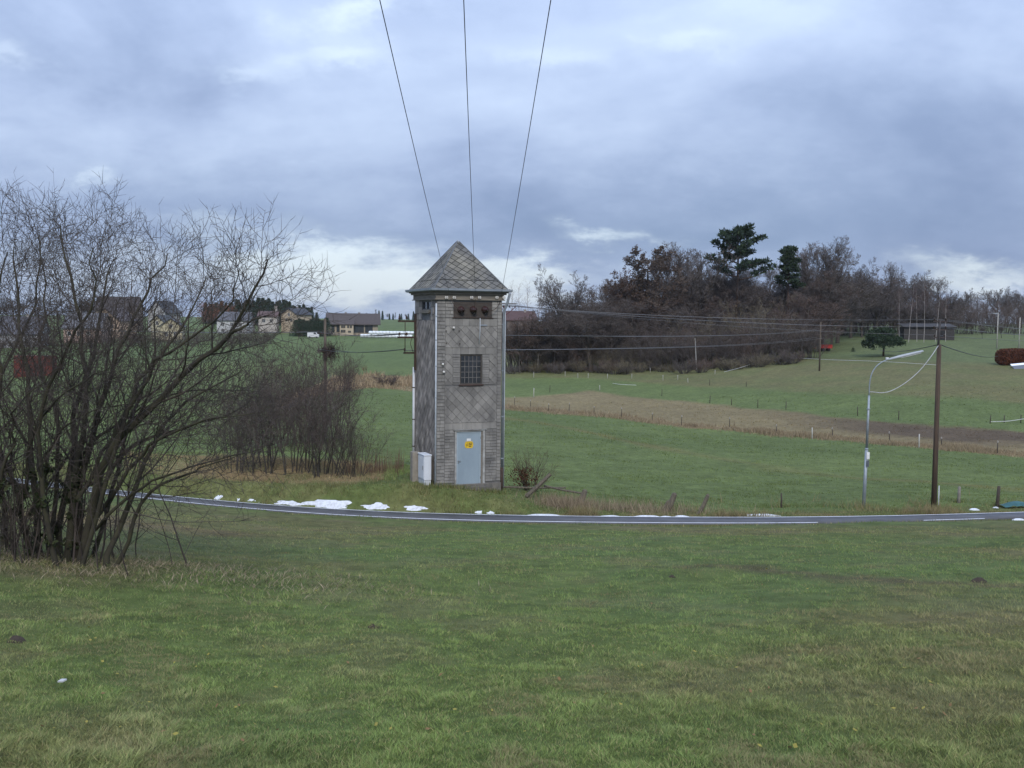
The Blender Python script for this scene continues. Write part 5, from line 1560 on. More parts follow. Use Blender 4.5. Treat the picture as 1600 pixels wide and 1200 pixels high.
def build_lines():
    # three conductors coming down over the camera to the tower
    tops = ((603, 0), (726.5, 0), (854.5, 0)); ends = (702, 741, 780)
    names = ('left of the three overhead wires running up from the tower', 'middle overhead wire running straight up from the tower', 'right of the three overhead wires running up from the tower')
    for (tp, ex, lab) in zip(tops, ends, names):
        fx, fz = FA(ex, 465); a = TL(fx, -.15, fz); b = P(tp[0], tp[1], 13.0)
        dirv = b - a; far = b + dirv * .95
        wire('overhead_wire', lab, a, far, .32, .0062, M_WIRE, 'overhead wires to the tower', 60)
    # low-voltage line: timber pole in the hedge - left bracket - pole at the wood
    pl = on_ground(508, 78); Tp = thing('line_pole', 'slim timber line pole rising from the hedge left of the tower', 'pole', pl)
    hz = P(508, 498, 78).z - pl.z
    MB().tube([(0, 0, -.5), (0, 0, hz)], [.13, .10], 8).build('pole', M_POLEW, Tp, True)
    za = P(508, 521, 78).z - pl.z; zb_ = P(508, 548, 78).z - pl.z
    for z in (za, zb_):
        MB().box(-.6, .6, -.05, .05, z - .05, z + .05).build('cross_arm', M_INS, Tp)
        for x in (-.5, -.2, .2, .5): MB().lathe((x, 0, z + .05), (0, 0, 1), [(0, .015), (.06, .05), (.12, .04), (.16, .05), (.18, .01)], 8).build('insulator', M_INS, Tp, True)
    # twiggy nest on the lower arm
    g = Grower(77); 
    for i in range(420):
        d = _dev((0, 0, 1), g.r.uniform(0, 3.1), g.r.random() * 6.28); q = (g.r.gauss(.35, .28), g.r.gauss(-.1, .2), zb_ + g.r.gauss(-.1, .26))
        p_, d_, r_ = g.walk(q, d, g.r.uniform(.3, 1.0), .012, .006, 3, .25, .0); g.lines.append((0, p_, r_))
    nest = link('twig_nest', lines_mesh('twig_nest', [(p, r) for _, p, r in g.lines], 3), mat('nest_twigs', (.05, .028, .026), (.035, .022, .02), .9)); nest.location = pl
    tag(nest, 'dark reddish tangle of twigs caught on the slim line pole', 'nest')
    by = SS - .25
    brk = [TL(x, by, LA(648, py)[1] + .15) for py, x in ((527, -.72), (527, -.42), (551, -.5), (502, -.72))]
    lv = [pl + Vector((x, 0, z + .12)) for z, x in ((za, -.5), (za, .5), (zb_, -.5), (zb_, .5))]
    lev = ('upper', 'upper', 'lower', 'lower')
    for i, (a, b) in enumerate(((brk[0], lv[0]), (brk[1], lv[1]), (brk[2], lv[2]), (brk[2] + Vector((0, .1, 0)), lv[3]))):
        wire('line_wire', '%s wire pair from the left wall bracket to the slim pole in the hedge' % lev[i], a, b, .18, .016, M_WIRE, 'wires to the pole in the hedge %s' % lev[i])
    # wires running behind the tower to the pole before the wood
    pr_ = on_ground(1282, 176); Tq = thing('line_pole', 'thin far line pole before the wood above the red trailer', 'pole', pr_); hq = P(1282, 503, 176).z - pr_.z
    MB().tube([(0, 0, -.5), (0, 0, hq)], [.15, .12], 8).build('pole', M_POLEW, Tq, True)
    for z in (.85, 2.2): MB().box(-.9, .9, -.05, .05, hq - z - .05, hq - z + .05).build('cross_arm', M_INS, Tq)
    for i, (k, py, dx, l) in enumerate(((1, 514.5, -.6, 'upper'), (0, 515, .6, 'upper'), (2, 527, -.6, 'lower'), (2, 528, .6, 'lower'))):
        b = Vector((pr_.x + dx, pr_.y, P(1282, py, 176).z)); a = brk[k] + Vector((0, .12 * (i % 2), -.05 if l == 'lower' else 0))
        wire('line_wire', '%s wire pair running behind the tower to the pole before the wood' % l, a, b, .5, .014, M_WIREL, 'wires to the pole before the wood %s' % l, 40)
    # far-left continuation of the line
    for i, (pxl, py, k) in enumerate(((-60, 500, 0), (-60, 502, 1))):
        wire('line_wire', 'thin wire running left across the village from the slim pole', lv[k], P(pxl, py, 150), .6, .02, M_WIREL, 'wires across the village', 40)
    # timber pole on the right
    p = G(1459, 793, 38.6); top = P(1469, 500, p.y); ax = (top - p)
    T = thing('utility_pole', 'brown timber utility pole standing by the lane at right', 'utility pole', p)
    cut = P(1467.5, 538, p.y) - p
    MB().tube([Vector((0, 0, -.6)), ax * .33, cut], [.115, .10, .085], 10).build('pole', mat('pole_lower', (.085, .058, .040), (.045, .034, .028), .9, 5, .5, 7, stretch=(3, 3, .3)), T, True)
    MB().tube([cut - ax * .02 + Vector((-.05, -.02, 0)), ax], [.05, .04], 8).build('mast_tube', mat('mast_dark', (.06, .055, .055), None, .7), T, True)
    for (dz, w) in ((.0, .55), (-.32, .55), (-.64, .45)):
        q = ax + Vector((0, 0, dz - .06))
        MB().box(q.x - w / 2, q.x + w / 2, q.y - .03, q.y + .03, q.z - .025, q.z + .025).build('cross_arm', M_INS, T)
        for s_ in (-.42, .42): MB().lathe((q.x + s_ * w, q.y, q.z + .026), (0, 0, 1), [(0, .012), (.03, .04), (.08, .03), (.1, .04), (.115, .01)], 8).build('insulator', M_INS, T, True)
    MB().tube([(.16, -.05, .9), (.17, -.05, -.2)], .02, 6).build('earth_conduit', mat('pale_pipe', (.5, .52, .55)), T, True)
    # bundle from the right bracket
    ends_l = [TL(SF + x, 1.58, 7.0) for x in (.2, .45, .7, .95, 1.2)]
    for i in range(5):
        dz = (-.02, -.02, -.32, -.32, -.64)[i]; w = (.55, .55, .55, .55, .45)[i]; s_ = (-.42, .42, -.42, .42, -.42)[i]
        b = p + ax + Vector((s_ * w, 0, dz + .04))
        wire('line_wire', 'wire in the bundle strung from the tower to the right-hand timber pole', ends_l[i], b, .22, .007, M_WIREL, 'wire bundle to the right timber pole', 40)
        c = P(1760, 520 + i * 3, 52)
        wire('line_wire', 'wire in the bundle leaving the right-hand timber pole to the right', b, c, .15, .007, M_WIREL, 'wire bundle leaving the right timber pole')
    wire('service_cable', 'dark cable sloping from the timber pole to the right edge hedge', p + cut, P(1560, 556, 120), .3, .02, M_WIRE)
    wire('service_cable', 'dark cable running left from the timber pole towards the lone pine', p + cut, P(1372, 546, 130), .3, .02, M_WIRE)
    # street lamp
    lb = G(1349, 794, 38.6); d = lb.y
    L = thing('street_lamp', 'grey curved-arm street lamp leaning slightly beside the lane', 'street lamp', lb)
    q = lambda x, y, dd=0: P(x, y, d + dd) - lb
    galv = mat('galvanised', (.30, .33, .36), (.22, .25, .28), .5, 4, 0, 5, .5, .4)
    MB().tube([Vector((0, 0, -.4)), q(1354.2, 700)], [.07, .062], 10).build('post_base', galv, L, True)
    MB().tube([q(1354.2, 700), q(1358, 618)], [.05, .042], 10).build('post', galv, L, True)
    arm = catmull([q(1358, 618), q(1359, 598), q(1363, 582), q(1372, 570), q(1386, 562, -.05), q(1396, 559, -.1)], 18)
    MB().tube(arm, .024, 8).build('arm', galv, L, True)
    h0, h1 = q(1386, 562.5, -.05), q(1443, 548.5, -.2); ax2 = (h1 - h0); ln = ax2.length; e = ax2.normalized(); side = e.cross(Vector((0, 0, 1))).normalized(); upv = side.cross(e)
    hb = MB(); prof = [(0, .035, .035), (.12, .06, .055), (.35, .085, .07), (.8, .085, .06), (.97, .07, .045), (1.0, .03, .02)]
    vs_ = []; kk = 10
    for f, w, hh in prof:
        for j in range(kk):
            a_ = 2 * math.pi * j / kk; vs_.append(h0 + e * (ln * f) + side * (math.cos(a_) * w) + upv * (max(math.sin(a_), -.45) * hh))
    fs_ = [(i * kk + j, i * kk + (j + 1) % kk, (i + 1) * kk + (j + 1) % kk, (i + 1) * kk + j) for i in range(len(prof) - 1) for j in range(kk)] + [tuple(range(kk))[::-1], tuple((len(prof) - 1) * kk + j for j in range(kk))]
    LH = hb.add(vs_, fs_).build('lamp_head', mat('lamp_housing', (.36, .38, .40), (.30, .32, .34), .5), L, True)
    lens = MB(); lv_ = []
    for f, w in ((.38, .06), (.92, .055)):
        for s_ in (-1, 1): lv_.append(h0 + e * (ln * f) + side * (s_ * w) - upv * .035)
    lens.prism([(0, 0), (1, 0), (1, 1), (0, 1)], lv_[0], lv_[2] - lv_[0], lv_[1] - lv_[0], -upv, 0, .02).build('lamp_lens', mat('lens', (.5, .5, .48), None, .2), LH)
    MB().box(q(1386, 562).x - .05, q(1386, 562).x + .06, q(1386, 562).y - .05, q(1386, 562).y + .05, q(1386, 562).z + .02, q(1386, 562).z + .09, .01).build('photocell', mat('cell_white', (.6, .6, .6)), L)
    w0, w1 = q(1352.6, 717), q(1357.6, 706)
    MB().box(w0.x, w1.x, w0.y - .10, w0.y - .085, w0.z, w1.z).build('number_plate', mat('tag_white', (.68, .68, .66)), L)
    w0, w1 = q(1352.5, 728.5), q(1356.5, 719)
    MB().box(w0.x, w1.x, w0.y - .14, w0.y - .06, w0.z, w1.z, .008).build('fuse_box', mat('fuse_dark', (.09, .10, .11), None, .6), L)
    for yy in (703, 640):
        a_ = q(1354 + (703 - yy) * .045, yy); MB().lathe(a_, (0, 0, 1), [(0, .068), (.05, .068)], 10).build('collar', galv, L)
    # pale cable drooping from the lamp to the pole
    a = lb + q(1358, 612); b = p + cut; pts = catmull([P(1358, 612, d), P(1385, 613, d), P(1412, 600, d), P(1436, 580, d), P(1454, 558, d), b], 24)
    o = MB().tube([Vector(v) - a for v in pts], .016, 6).build('lamp_cable', mat('cable_pale', (.42, .42, .43), None, .5), None, True, fix=False); o.location = a
    tag(o, 'pale cable drooping from the street lamp up to the timber pole', 'cable')
    # pale far poles at the right edge
    for px, y0, y1, lab in ((1558.5, 553, 490, 'pale far lamp post left of the russet hedge'), (1593, 548, 496, 'pale far post above the russet hedge at the right edge')):
        z = on_ground(px, 215); hh = P(px, y1, 215).z - z.z
        T2 = thing('far_post', lab, 'post', z); MB().tube([(0, 0, -.4), (0, 0, hh)], [.12, .09], 8).build('post', mat('pale_post', (.40, .38, .34), None, .7), T2, True)
        if px < 1580: MB().box(-1.0, .06, -.1, .1, hh - .02, hh + .14, .03).build('lamp_head', mat('lamp_housing', (.36, .38, .40)), T2)
    # dead stick in front of the wood
    z = on_ground(1090, 196); o = MB().tube([(0, 0, -.3), (-.25, 0, 3.4), (-.45, .1, 6.5)], [.13, .09, .05], 6).build('trunk', mat('dead_wood', (.30, .29, .27), None, .9)); T3 = thing('dead_tree', 'pale thin dead tree stem standing at the edge of the wood', 'tree', z); o.parent = T3


build_lines()


# ------------------------------------------------------------------ fences
def build_fences():
    dark = mat('post_dark', (.075, .060, .048), (.045, .038, .032), .9, 8, .3); white = mat('post_white', (.42, .41, .38), (.32, .31, .28), .6, 6)
    cap = mat('post_cap', (.34, .32, .28), None, .7)

    def post(px, py, hpx, r, lab, group, m, capped=False, lean=0, dmin=38.6, name='fence_post'):
        p = G(px, py, dmin); h = hpx * p.y / 1600; T = thing(name, lab, 'fence post', p, random.random() * 6, group)
        T.rotation_euler = (random.gauss(0, .03), lean + random.gauss(0, .03), 0)
        MB().tube([(0, 0, -.3), (0, 0, h * .5), (random.gauss(0, .01), 0, h)], [r, r * .95, r * .85], 6).build('post', m, T, True)
        if capped: MB().lathe((0, 0, h * .86), (0, 0, 1), [(0, r * 1.25), (h * .13, r * 1.2), (h * .16, r * .5)], 8).build('insulator', cap, T)
        return T
    row = [(804, 633), (829, 637), (857, 644), (889, 645), (928, 648), (971, 653), (1019, 660), (1064.5, 666), (1140, 670), (1213, 680), (1301, 684), (1390, 693), (1471, 700), (1558, 709)]
    tops = []
    for i, (x, y) in enumerate(row):
        post(x, y, 13 + 6 * (i / 13) + random.uniform(-2, 2), .045, 'slim dark post with pale insulator in the fence along the dry grass strip', 'dark posts of the dry-strip fence', dark, True)
    for x, y, h, lab in ((1269, 686, 18, 'taller white post in the dry-strip fence left of the lamp'), (1436, 700, 22, 'taller white post in the dry-strip fence between lamp and timber pole')):
        post(x, y, h, .06, lab, None, white)
    for i in range(len(row) - 1):
        a, b = G(*row[i], 38.6), G(*row[i + 1], 38.6)
        for dz in (.55, .95):
            pass
    for x, y, h in ((834, 590, 9), (883, 588, 8), (903, 591, 8), (919, 591, 8), (949, 592, 8), (987, 592, 8), (1016, 582, 7), (1036, 595, 9), (1059, 594, 8), (1075, 598, 7), (1117, 585, 7)):
        post(x, y, h, .05, 'small white electric-fence post in the meadow before the wood', 'white posts before the wood', white)
    post(834, 621, 15, .07, 'single taller white post in the green field right of the tower', None, white); post(937, 610, 8, .07, 'white post at the peak of the brown field', None, white)
    for x, y, h in ((1034, 619, 11), (1109, 602, 9), (1109, 630, 12), (1143, 633, 10), (1166, 604, 8), (859, 613, 11), (1184, 637, 13), (1228, 640, 13), (1340, 650, 15), (1404, 656, 14), (1547, 662, 13), (1569, 661, 12), (1595, 661, 13)):
        post(x, y, h, .055, 'thin dark post in the green field beyond the dry strip', 'thin dark posts beyond the strip', dark)
    # verge posts
    post(1221, 793, 23, .035, 'thin dark metal post in the verge left of the lamp', None, dark)
    post(1498, 786, 26, .065, 'pale weathered wooden post right of the timber pole', None, mat('post_pale', (.22, .20, .175), (.15, .135, .12), .9, 6, .3))
    post(1558, 793, 34, .07, 'dark wooden post in the verge near the right edge', None, dark)
    rot = mat('rotten_wood', (.135, .115, .085), (.075, .065, .052), .95, 7, .6, 8, stretch=(2, 2, .6))
    for (bx, by_, tx, ty, r, lab) in ((1042, 799, 1055, 770, .12, 'thick rotten fence post leaning right beside the lane'), (1092, 803, 1107, 772, .085, 'second leaning fence post right of the thick rotten one'), (1036, 798, 1045, 782, .08, 'broken stump propped against the thick rotten post'), (905, 788, 915, 765, .12, 'short leaning post at the end of the broken fence by the shrub')):
        p = G(bx, by_, 38.2); T = thing('old_fence_post', lab, 'fence post', p); q = P(tx, ty, p.y + .1) - p
        MB().tube([-q * .25, q * .4 + Vector((.02, 0, 0)), q * .92, q], [r, r * 1.02, r * .9, r * .4], 8).build('post', rot, T)
    for (x0, y0, x1, y1, r, lab, d) in ((786, 761, 884, 762, .045, 'long fallen rail lying behind the shrub right of the tower', 41.0), (850, 759, 910, 771, .05, 'broken rail slanting down to the short leaning post', 40.6), (822, 776, 860, 741, .09, 'thick grey plank propped against the shrub right of the tower', 40.0)):
        a, b = P(x0, y0, d), P(x1, y1, d + .3); a.z = max(a.z, zt(a.x, a.y) + .03)
        o = MB().tube([Vector((0, 0, 0)), (b - a) * .5 + Vector((0, 0, -.02)), b - a], [r, r * .9, r * .8], 6).build('fence_rail', rot); o.location = a; tag(o, lab, 'fence rail')
    # white fence tapes
    tape = mat('tape_white', (.55, .55, .54), None, .6)
    for pts, lab, dm in ((((957, 599), (972, 601), (994, 602)), 'short white tape sagging in the meadow before the wood', 120), (((1131, 581), (1160, 573), (1191, 562)), 'white electric tape climbing to the wood edge', 120), (((1191, 562), (1240, 559), (1300, 562), (1380, 565), (1470, 571)), 'white electric tape along the hillside lawn', 120), (((1548, 662), (1575, 661), (1602, 657)), 'white tape at the right edge of the green field', 80)):
        w = [G(x, y + 5, dm) + Vector((0, 0, .55)) for x, y in pts]; c = catmull(w, 16)
        o = MB().tube([Vector(v) - w[0] for v in c], .035, 5).build('fence_tape', tape, None, True, fix=False); o.location = w[0]; tag(o, lab, 'fence tape')


build_fences()


# ------------------------------------------------------------------ snow, litter
SNOW = []


def off_snow(x, y):
    ok = np.ones(len(x), bool)
    for sx, sy, a, b, t in SNOW:
        dx, dy = x - sx, y - sy - .0; u = dx * math.cos(t) + dy * math.sin(t); v = -dx * math.sin(t) + dy * math.cos(t)
        ok &= ~((np.abs(u) < a) & (v < b) & (v > -b - .5))
    return ok


def build_snow():
    m = mat('snow_old', (.60, .62, .66), (.38, .38, .39), .6, 9, .8, 9, bscale=14, lo=.42, hi=.72)
    spots = [(341, 780, 14, 9, 'small rounded snow lump at the left end of the lane verge'), (372, 783, 8, 3, 'tiny snow fleck left of the long snow patch'), (396, 784.5, 26, 3, 'thin snow streak left of the long snow patch'),
             (452, 788, 62, 7, 'left half of the long snow patch by the lane'), (512, 790, 88, 13, 'thickest snow bank beside the lane left of the tower'), (588, 793, 54, 8, 'snow patch just right of the thickest snow bank'), (645, 796, 46, 6, 'snow patch below the white cabinet'),
             (686, 801, 9, 4, 'small snow lump below the tower corner'), (748, 801, 13, 3, 'left of two snow flecks below the tower door'), (767, 802, 14, 3, 'right of two snow flecks below the tower door'), (851, 806, 52, 4, 'thin snow streak right of the tower'),
             (953, 808, 34, 4, 'thin snow streak left of the bright snow lump'), (1009, 808, 42, 10, 'bright snow lump beside the lane near the leaning posts'), (1040, 809, 20, 3, 'thin snow trail right of the bright lump'), (1067, 808, 26, 5, 'small snow patch between the leaning posts'),
             (1192, 806, 62, 6, 'long snow patch left of the street lamp'), (1423, 799, 5, 3, 'tiny snow fleck left of the timber pole foot'), (1523, 797, 16, 3, 'small snow patch right of the timber pole'), (1556, 794, 7, 3, 'tiny snow lump at the dark verge post')]
    for i, (px, py, wpx, hpx, lab) in enumerate(spots):
        p = G(px, py, 37.6); s = p.y / 1600; a = wpx * s / 2; b = max(.09, min(.17, hpx * .015)); h = max(.03, hpx * s * .30)
        if px > 830: b = max(b, .15); h = max(.07, h)
        r = np.random.default_rng(100 + i); n, k = 7, 30; v = [(0, 0, h)]; ph = r.uniform(0, 6.28, 5)
        for j in range(1, n + 1):
            f = j / n
            for q in range(k):
                t = 2 * math.pi * q / k; ir = 1 + .16 * math.sin(3 * t + ph[0]) + .13 * math.sin(5 * t + ph[1]) + .09 * math.sin(9 * t + ph[2]) + .05 * math.sin(14 * t + ph[4])
                x = math.cos(t) * a * f * ir; y = math.sin(t) * b * f * ir
                z = h * (1 - f ** 2.6) * (.65 + .55 * float(vnoise(np.array([x * 1.0 + i * 9]), np.array([y + i]), .28, i)[0]))
                v.append((x, y, z))
        tx = p.x / p.y; e_ = .004; q0 = road_near(tx - e_); q1 = road_near(tx + e_); ang = math.atan2(q1 - q0, (tx + e_) * q1 - (tx - e_) * q0); c_, s_ = math.cos(ang), math.sin(ang)
        v = [(x * c_ - y * s_, x * s_ + y * c_, z) for x, y, z in v]
        SNOW.append((p.x, p.y, a * 1.1, b * 1.2 + .05, ang))
        v = [(x, y, z + zt(p.x + x, p.y + y) - p.z + (-.05 if idx >= 1 + (n - 1) * k else .0)) for idx, (x, y, z) in enumerate(v)]
        f_ = [(0, 1 + q, 1 + (q + 1) % k) for q in range(k)] + [(1 + (j - 1) * k + q, 1 + j * k + q, 1 + j * k + (q + 1) % k, 1 + (j - 1) * k + (q + 1) % k) for j in range(1, n) for q in range(k)]
        o = MB().add(v, f_).build('snow_patch', m, None, True); o.location = p; tag(o, lab, 'snow', 'snow patches along the lane')
    p = G(1592, 813, 30); o = MB().lathe((0, 0, -.02), (0, 0, 1), [(0, .26), (.04, .24), (.08, .12), (.09, .01)], 12).build('snow_patch', m, None, True); o.location = p + Vector((0, 0, .0)); o.scale = (1, .5, 1); tag(o, 'small snow patch on the near side of the lane at right', 'snow', 'snow patches along the lane')
    p = G(97, 1078); o = MB().prism([(-.03, -.012), (.018, -.018), (.035, .012), (-.012, .02)], (0, 0, .03), (1, 0, .1), (0, 1, .2), (0, 0, 1), 0, .012).build('paper_scrap', mat('paper', (.42, .43, .44), None, .8)); o.location = p + Vector((0, 0, .04)); tag(o, 'small white scrap of litter in the grass at lower left', 'litter')
    p = G(1590, 793, 38); T = MB(); tq = mat('turquoise_sheet', (.035, .11, .11), (.025, .07, .075), .5, 5)
    r = random.Random(3); vs_ = []; 
    for i in range(9):
        for j in range(5): vs_.append(((i - 4) * .16, (j - 2) * .15, .20 * max(0, 1 - ((i - 4) / 4.3) ** 2) * (1 - ((j - 2) / 2.4) ** 2) + r.uniform(0, .05)))
    o = T.add(vs_, [(i * 5 + j, (i + 1) * 5 + j, (i + 1) * 5 + j + 1, i * 5 + j + 1) for i in range(8) for j in range(4)]).build('plastic_sheet', tq, None, True); o.location = p + Vector((0, 0, .03)); tag(o, 'crumpled turquoise plastic sheet in the verge at the right edge', 'plastic sheet')
    # molehills of the front meadow
    soil = mat('mole_soil', (.055, .040, .030), (.035, .028, .022), .95, 8, .8)
    for px, py, s, lab in ((583, 981, .08, 'small dark molehill in the middle of the front meadow'), (25, 1003, .11, 'dark molehill at the left edge of the meadow'), (1530, 910, .14, 'dark molehill in the meadow at right'), (1050, 902, .07, 'tiny molehill right of centre in the meadow')):
        p = G(px, py); r = random.Random(int(px)); v = [(0, 0, s * .55)]; k = 14
        for j in range(1, 5):
            for q in range(k):
                t = 6.283 * q / k; f = j / 4; v.append((math.cos(t) * s * f * r.uniform(.85, 1.15), math.sin(t) * s * f * r.uniform(.85, 1.15), s * .55 * (1 - f ** 1.5) * r.uniform(.7, 1.2) - (.03 if j == 4 else 0)))
        o = MB().add(v, [(0, 1 + q, 1 + (q + 1) % k) for q in range(k)] + [(1 + (j - 1) * k + q, 1 + j * k + q, 1 + j * k + (q + 1) % k, 1 + (j - 1) * k + (q + 1) % k) for j in range(1, 4) for q in range(k)]).build('molehill', soil, None, True); o.location = p; tag(o, lab, 'molehill')


build_snow()


# ------------------------------------------------------------------ grass
M_GRASS = attr_mat('grass_blade', .75, .28)


def blades(name, x, y, h, w, lean, col, label, seed=1, bend=True, windx=0.0, mat_=False):
    if 'verge' in name or 'bank' in name or 'weeds' in name:
        k_ = off_snow(x, y); x, y, h, w, col = x[k_], y[k_], h[k_], w[k_], col[k_]
    r = np.random.default_rng(seed); n = len(x); z = Zt(x, y)
    a = r.uniform(0, 2 * np.pi, n)
    if mat_:
        a = 5 * np.pi * fbm(x, y, .24, 61, 2) + r.normal(0, 1.2, n)
        z = z + np.maximum(0, fbm(x, y, .26, 62, 3) - .40) * .09
    L = lean * r.uniform(.4, 1.3, n) * h
    dx = np.cos(a) * L + windx * h; dy = np.sin(a) * L
    s = r.uniform(0, np.pi, n); sx = np.cos(s) * w / 2; sy = np.sin(s) * w / 2 * .6
    p0 = np.stack([x - sx, y - sy, z - .01], 1); p1 = np.stack([x + sx, y + sy, z - .01], 1)
    tip = np.stack([x + dx, y + dy, z + h], 1)
    if bend:
        m0 = np.stack([x + dx * .35 - sx * 1.1, y + dy * .35 - sy * 1.1, z + h * .5], 1); m1 = np.stack([x + dx * .35 + sx * 1.1, y + dy * .35 + sy * 1.1, z + h * .5], 1)
        v = np.stack([(p0 + p1) / 2, m1, m0, tip], 1).reshape(-1, 3); k = np.arange(n)[:, None] * 4
        f = np.concatenate([k + [0, 1, 2], k + [2, 1, 3]]); c = np.repeat(col, 4, 0)
    else:
        v = np.stack([p0, p1, tip], 1).reshape(-1, 3); f = np.arange(3 * n).reshape(-1, 3); c = np.repeat(col, 3, 0)
    o = link(name, npmesh(name, v, f, False, c), M_GRASS); o['kind'] = 'stuff'; o['label'] = label; o['category'] = 'grass'
    return o


def blade_cols(x, y, r, dry=0.13, gain=2.35):
    c = ground_col(x, y) * gain
    n = len(x); k = r.random(n)
    c = mixc(c, np.array([.30, .25, .13]), (k < dry) * .75)
    c = mixc(c, np.array([.115, .165, .062]), (k > .80) * .6)
    c = mixc(c, np.array([.060, .088, .040]), ((k > .55) & (k < .70)) * .6)
    return c * r.uniform(.7, 1.3, n)[:, None]


def build_grass():
    r = np.random.default_rng(21)
    # front meadow: sown evenly over the picture of the slope, coarser with distance
    n = 660000
    px = r.uniform(-420, 2020, n); py = 822 + r.uniform(0, 480, n)
    ks = (py - 500) / 1600.0; d = 2.05 / np.maximum(ks - .136, .0535)
    d = np.clip(d, 4.3, 38); x = (px - 800) / 1600 * d * 1.01
    d = d * r.uniform(.97, 1.03, n); off = d - road_near(x / d); ok = off < .03 + r.uniform(-.35, .05, n)
    x, d = x[ok], d[ok]; n = len(x)
    cl = fbm(x, d, .30, 71, 3); big = fbm(x, d, 2.6, 72, 2)
    h = (.015 + .029 * sstep(.42, .75, cl) + .010 * sstep(.55, .8, big)) * r.uniform(.6, 1.35, n)
    off = d - road_near(x / d); h = np.minimum(h, .02 + .05 * np.clip(-off - .1, 0, 5))
    w = np.maximum(.0042, .0005 * d) * r.uniform(.7, 1.3, n)
    cm_ = blade_cols(x, d, r) * (.64 + .76 * cl)[:, None]; cm_ = mixc(cm_, np.array([.26, .205, .12]), sstep(.58, .72, fbm(x, d, .8, 73, 3)) * .6 * (r.random(len(x)) < .7))  # blade colour darkened where clumps are low, painting the shade of hollows
    nr_ = d < 12
    blades('meadow_grass', x[nr_], d[nr_], h[nr_], w[nr_], 1.25, cm_[nr_], 'short matted green grass of the near front meadow', 5, True, .0, True)
    nr_ = ~nr_
    blades('meadow_grass', x[nr_], d[nr_], h[nr_], w[nr_], 1.25, cm_[nr_], 'short matted green grass of the front meadow towards the lane', 15, False, .0, True)
    # taller dry grass round the tree foot
    n = 6000; a = r.normal(size=(n, 2)); bt = G(110, 878); x = bt.x + .8 + a[:, 0] * 2.0; y = bt.y - .3 + a[:, 1] * .8
    c = np.array([.31, .255, .175]) * r.uniform(.55, 1.25, (n, 1)); g = r.random(n) < .35; c[g] = np.array([.095, .12, .05]) * r.uniform(.6, 1.2, (g.sum(), 1))
    blades('dry_grass', x, y, r.uniform(.025, .10, n), r.uniform(.006, .013, n), 1.7, c, 'dry tall grass round the foot of the big left tree', 6, True, .1)
    # verge on the near side of the lane
    n = 16000; t = r.uniform(-.62, .62, n); dn = road_near(t); q = r.exponential(.5, n); y = dn - q - .03; x = t * y
    blades('near_verge_grass', x, y, np.minimum(.02 + q * .09, .09) * r.uniform(.5, 1.3, n), r.uniform(.016, .03, n), .6, blade_cols(x, y, r, .2, 1.6), 'longer grass along the near edge of the lane', 7, False)
    # far verge and bank
    n = 42000; t = r.uniform(-.62, .62, n); dn = road_near(t); o = RW + .02 + r.exponential(1.0, n); y = dn + o; x = t * y
    dt = np.hypot(x + 2.2, y - 40.9); lx = (x - C0.x) * Uw.x + (y - C0.y) * Uw.y; ly = (x - C0.x) * Vw.x + (y - C0.y) * Vw.y
    ok = ~((lx > -.05) & (lx < SF + .05) & (ly > -.05) & (ly < SS)); x, y, t, o = x[ok], y[ok], t[ok], o[ok]; n = len(x)
    tall = sstep(.45, .72, fbm(x, y, 1.4, 91, 2)) * np.where(t > .03, 1, .35)
    h = (.06 + .30 * tall * sstep(.3, 1.0, o)) * r.uniform(.5, 1.3, n)
    c = blade_cols(x, y, r, .2, 1.6); c = mixc(c, np.array([.26, .20, .115]), tall * r.random(n) * 1.1)
    blades('far_verge_grass', x, y, h, r.uniform(.016, .032, n), .6, c, 'rough green and straw grass along the far verge of the lane', 8, False)
    # longer grass left uncut against walls and posts
    pts = []
    for i in range(1500):
        k = r.random(); pts.append(TL(-.08 - r.exponential(.08), r.uniform(-.1, SS), 0) if k < .3 else TL(r.uniform(-.1, SF + .2), -.08 - r.exponential(.10), 0))
    for (qx, qy) in ((1349, 793), (1459, 792), (1043, 798), (1092, 802), (1498, 785), (1558, 792), (1221, 792), (905, 787), (663, 763), (655, 760)):
        q = G(qx, qy, 38.2)
        for i in range(130): pts.append(q + Vector((r.normal(0, .16), r.normal(-.03, .10), 0)))
    x = np.array([q.x for q in pts]); y = np.array([q.y for q in pts]); n = len(x)
    blades('uncut_grass', x, y, r.uniform(.05, .24, n), r.uniform(.014, .028, n), .4, blade_cols(x, y, r, .35, 1.5), 'longer grass growing against the tower foot and the posts', 19, False)
    # straw bank left of the tower with tall withered stalks
    n = 30000; px = r.uniform(190, 640, n); y = r.uniform(40.2, 47.5, n); x = (px - 800) / 1600 * y; off = y - road_near(x / y); ok = off > RW + 1.3; x, y, px = x[ok], y[ok], px[ok]; n = len(x)
    nn = fbm(x, y, 1.6, 95, 3); nearh = sstep(43, 45, y)
    h = (.06 + .24 * sstep(.45, .72, nn) * (.6 + .5 * nearh)) * r.uniform(.5, 1.4, n)
    c = mixc(np.repeat(np.array([[.36, .27, .16]]), n, 0), np.array([.24, .175, .105]), r.random(n)); g = (r.random(n) < .25) | (px > 600); c[g] = blade_cols(x[g], y[g], r, .1)
    ok2 = np.hypot(x + 2.2, y - 40.9) > 2.4
    blades('straw_bank_grass', x[ok2], y[ok2], h[ok2], r.uniform(.016, .034, ok2.sum()), .55, c[ok2], 'withered straw-coloured grass on the bank left of the tower', 9, False)
    n = 260; px = r.uniform(540, 632, n); y = r.normal(43.2, .8, n); x = (px - 800) / 1600 * y
    blades('withered_stalks', x, y, r.uniform(.3, 1.25, n), r.uniform(.018, .035, n), .15, np.array([.15, .10, .07]) * r.uniform(.6, 1.3, (n, 1)), 'brown withered weed stalks between hedge and tower', 10, False)
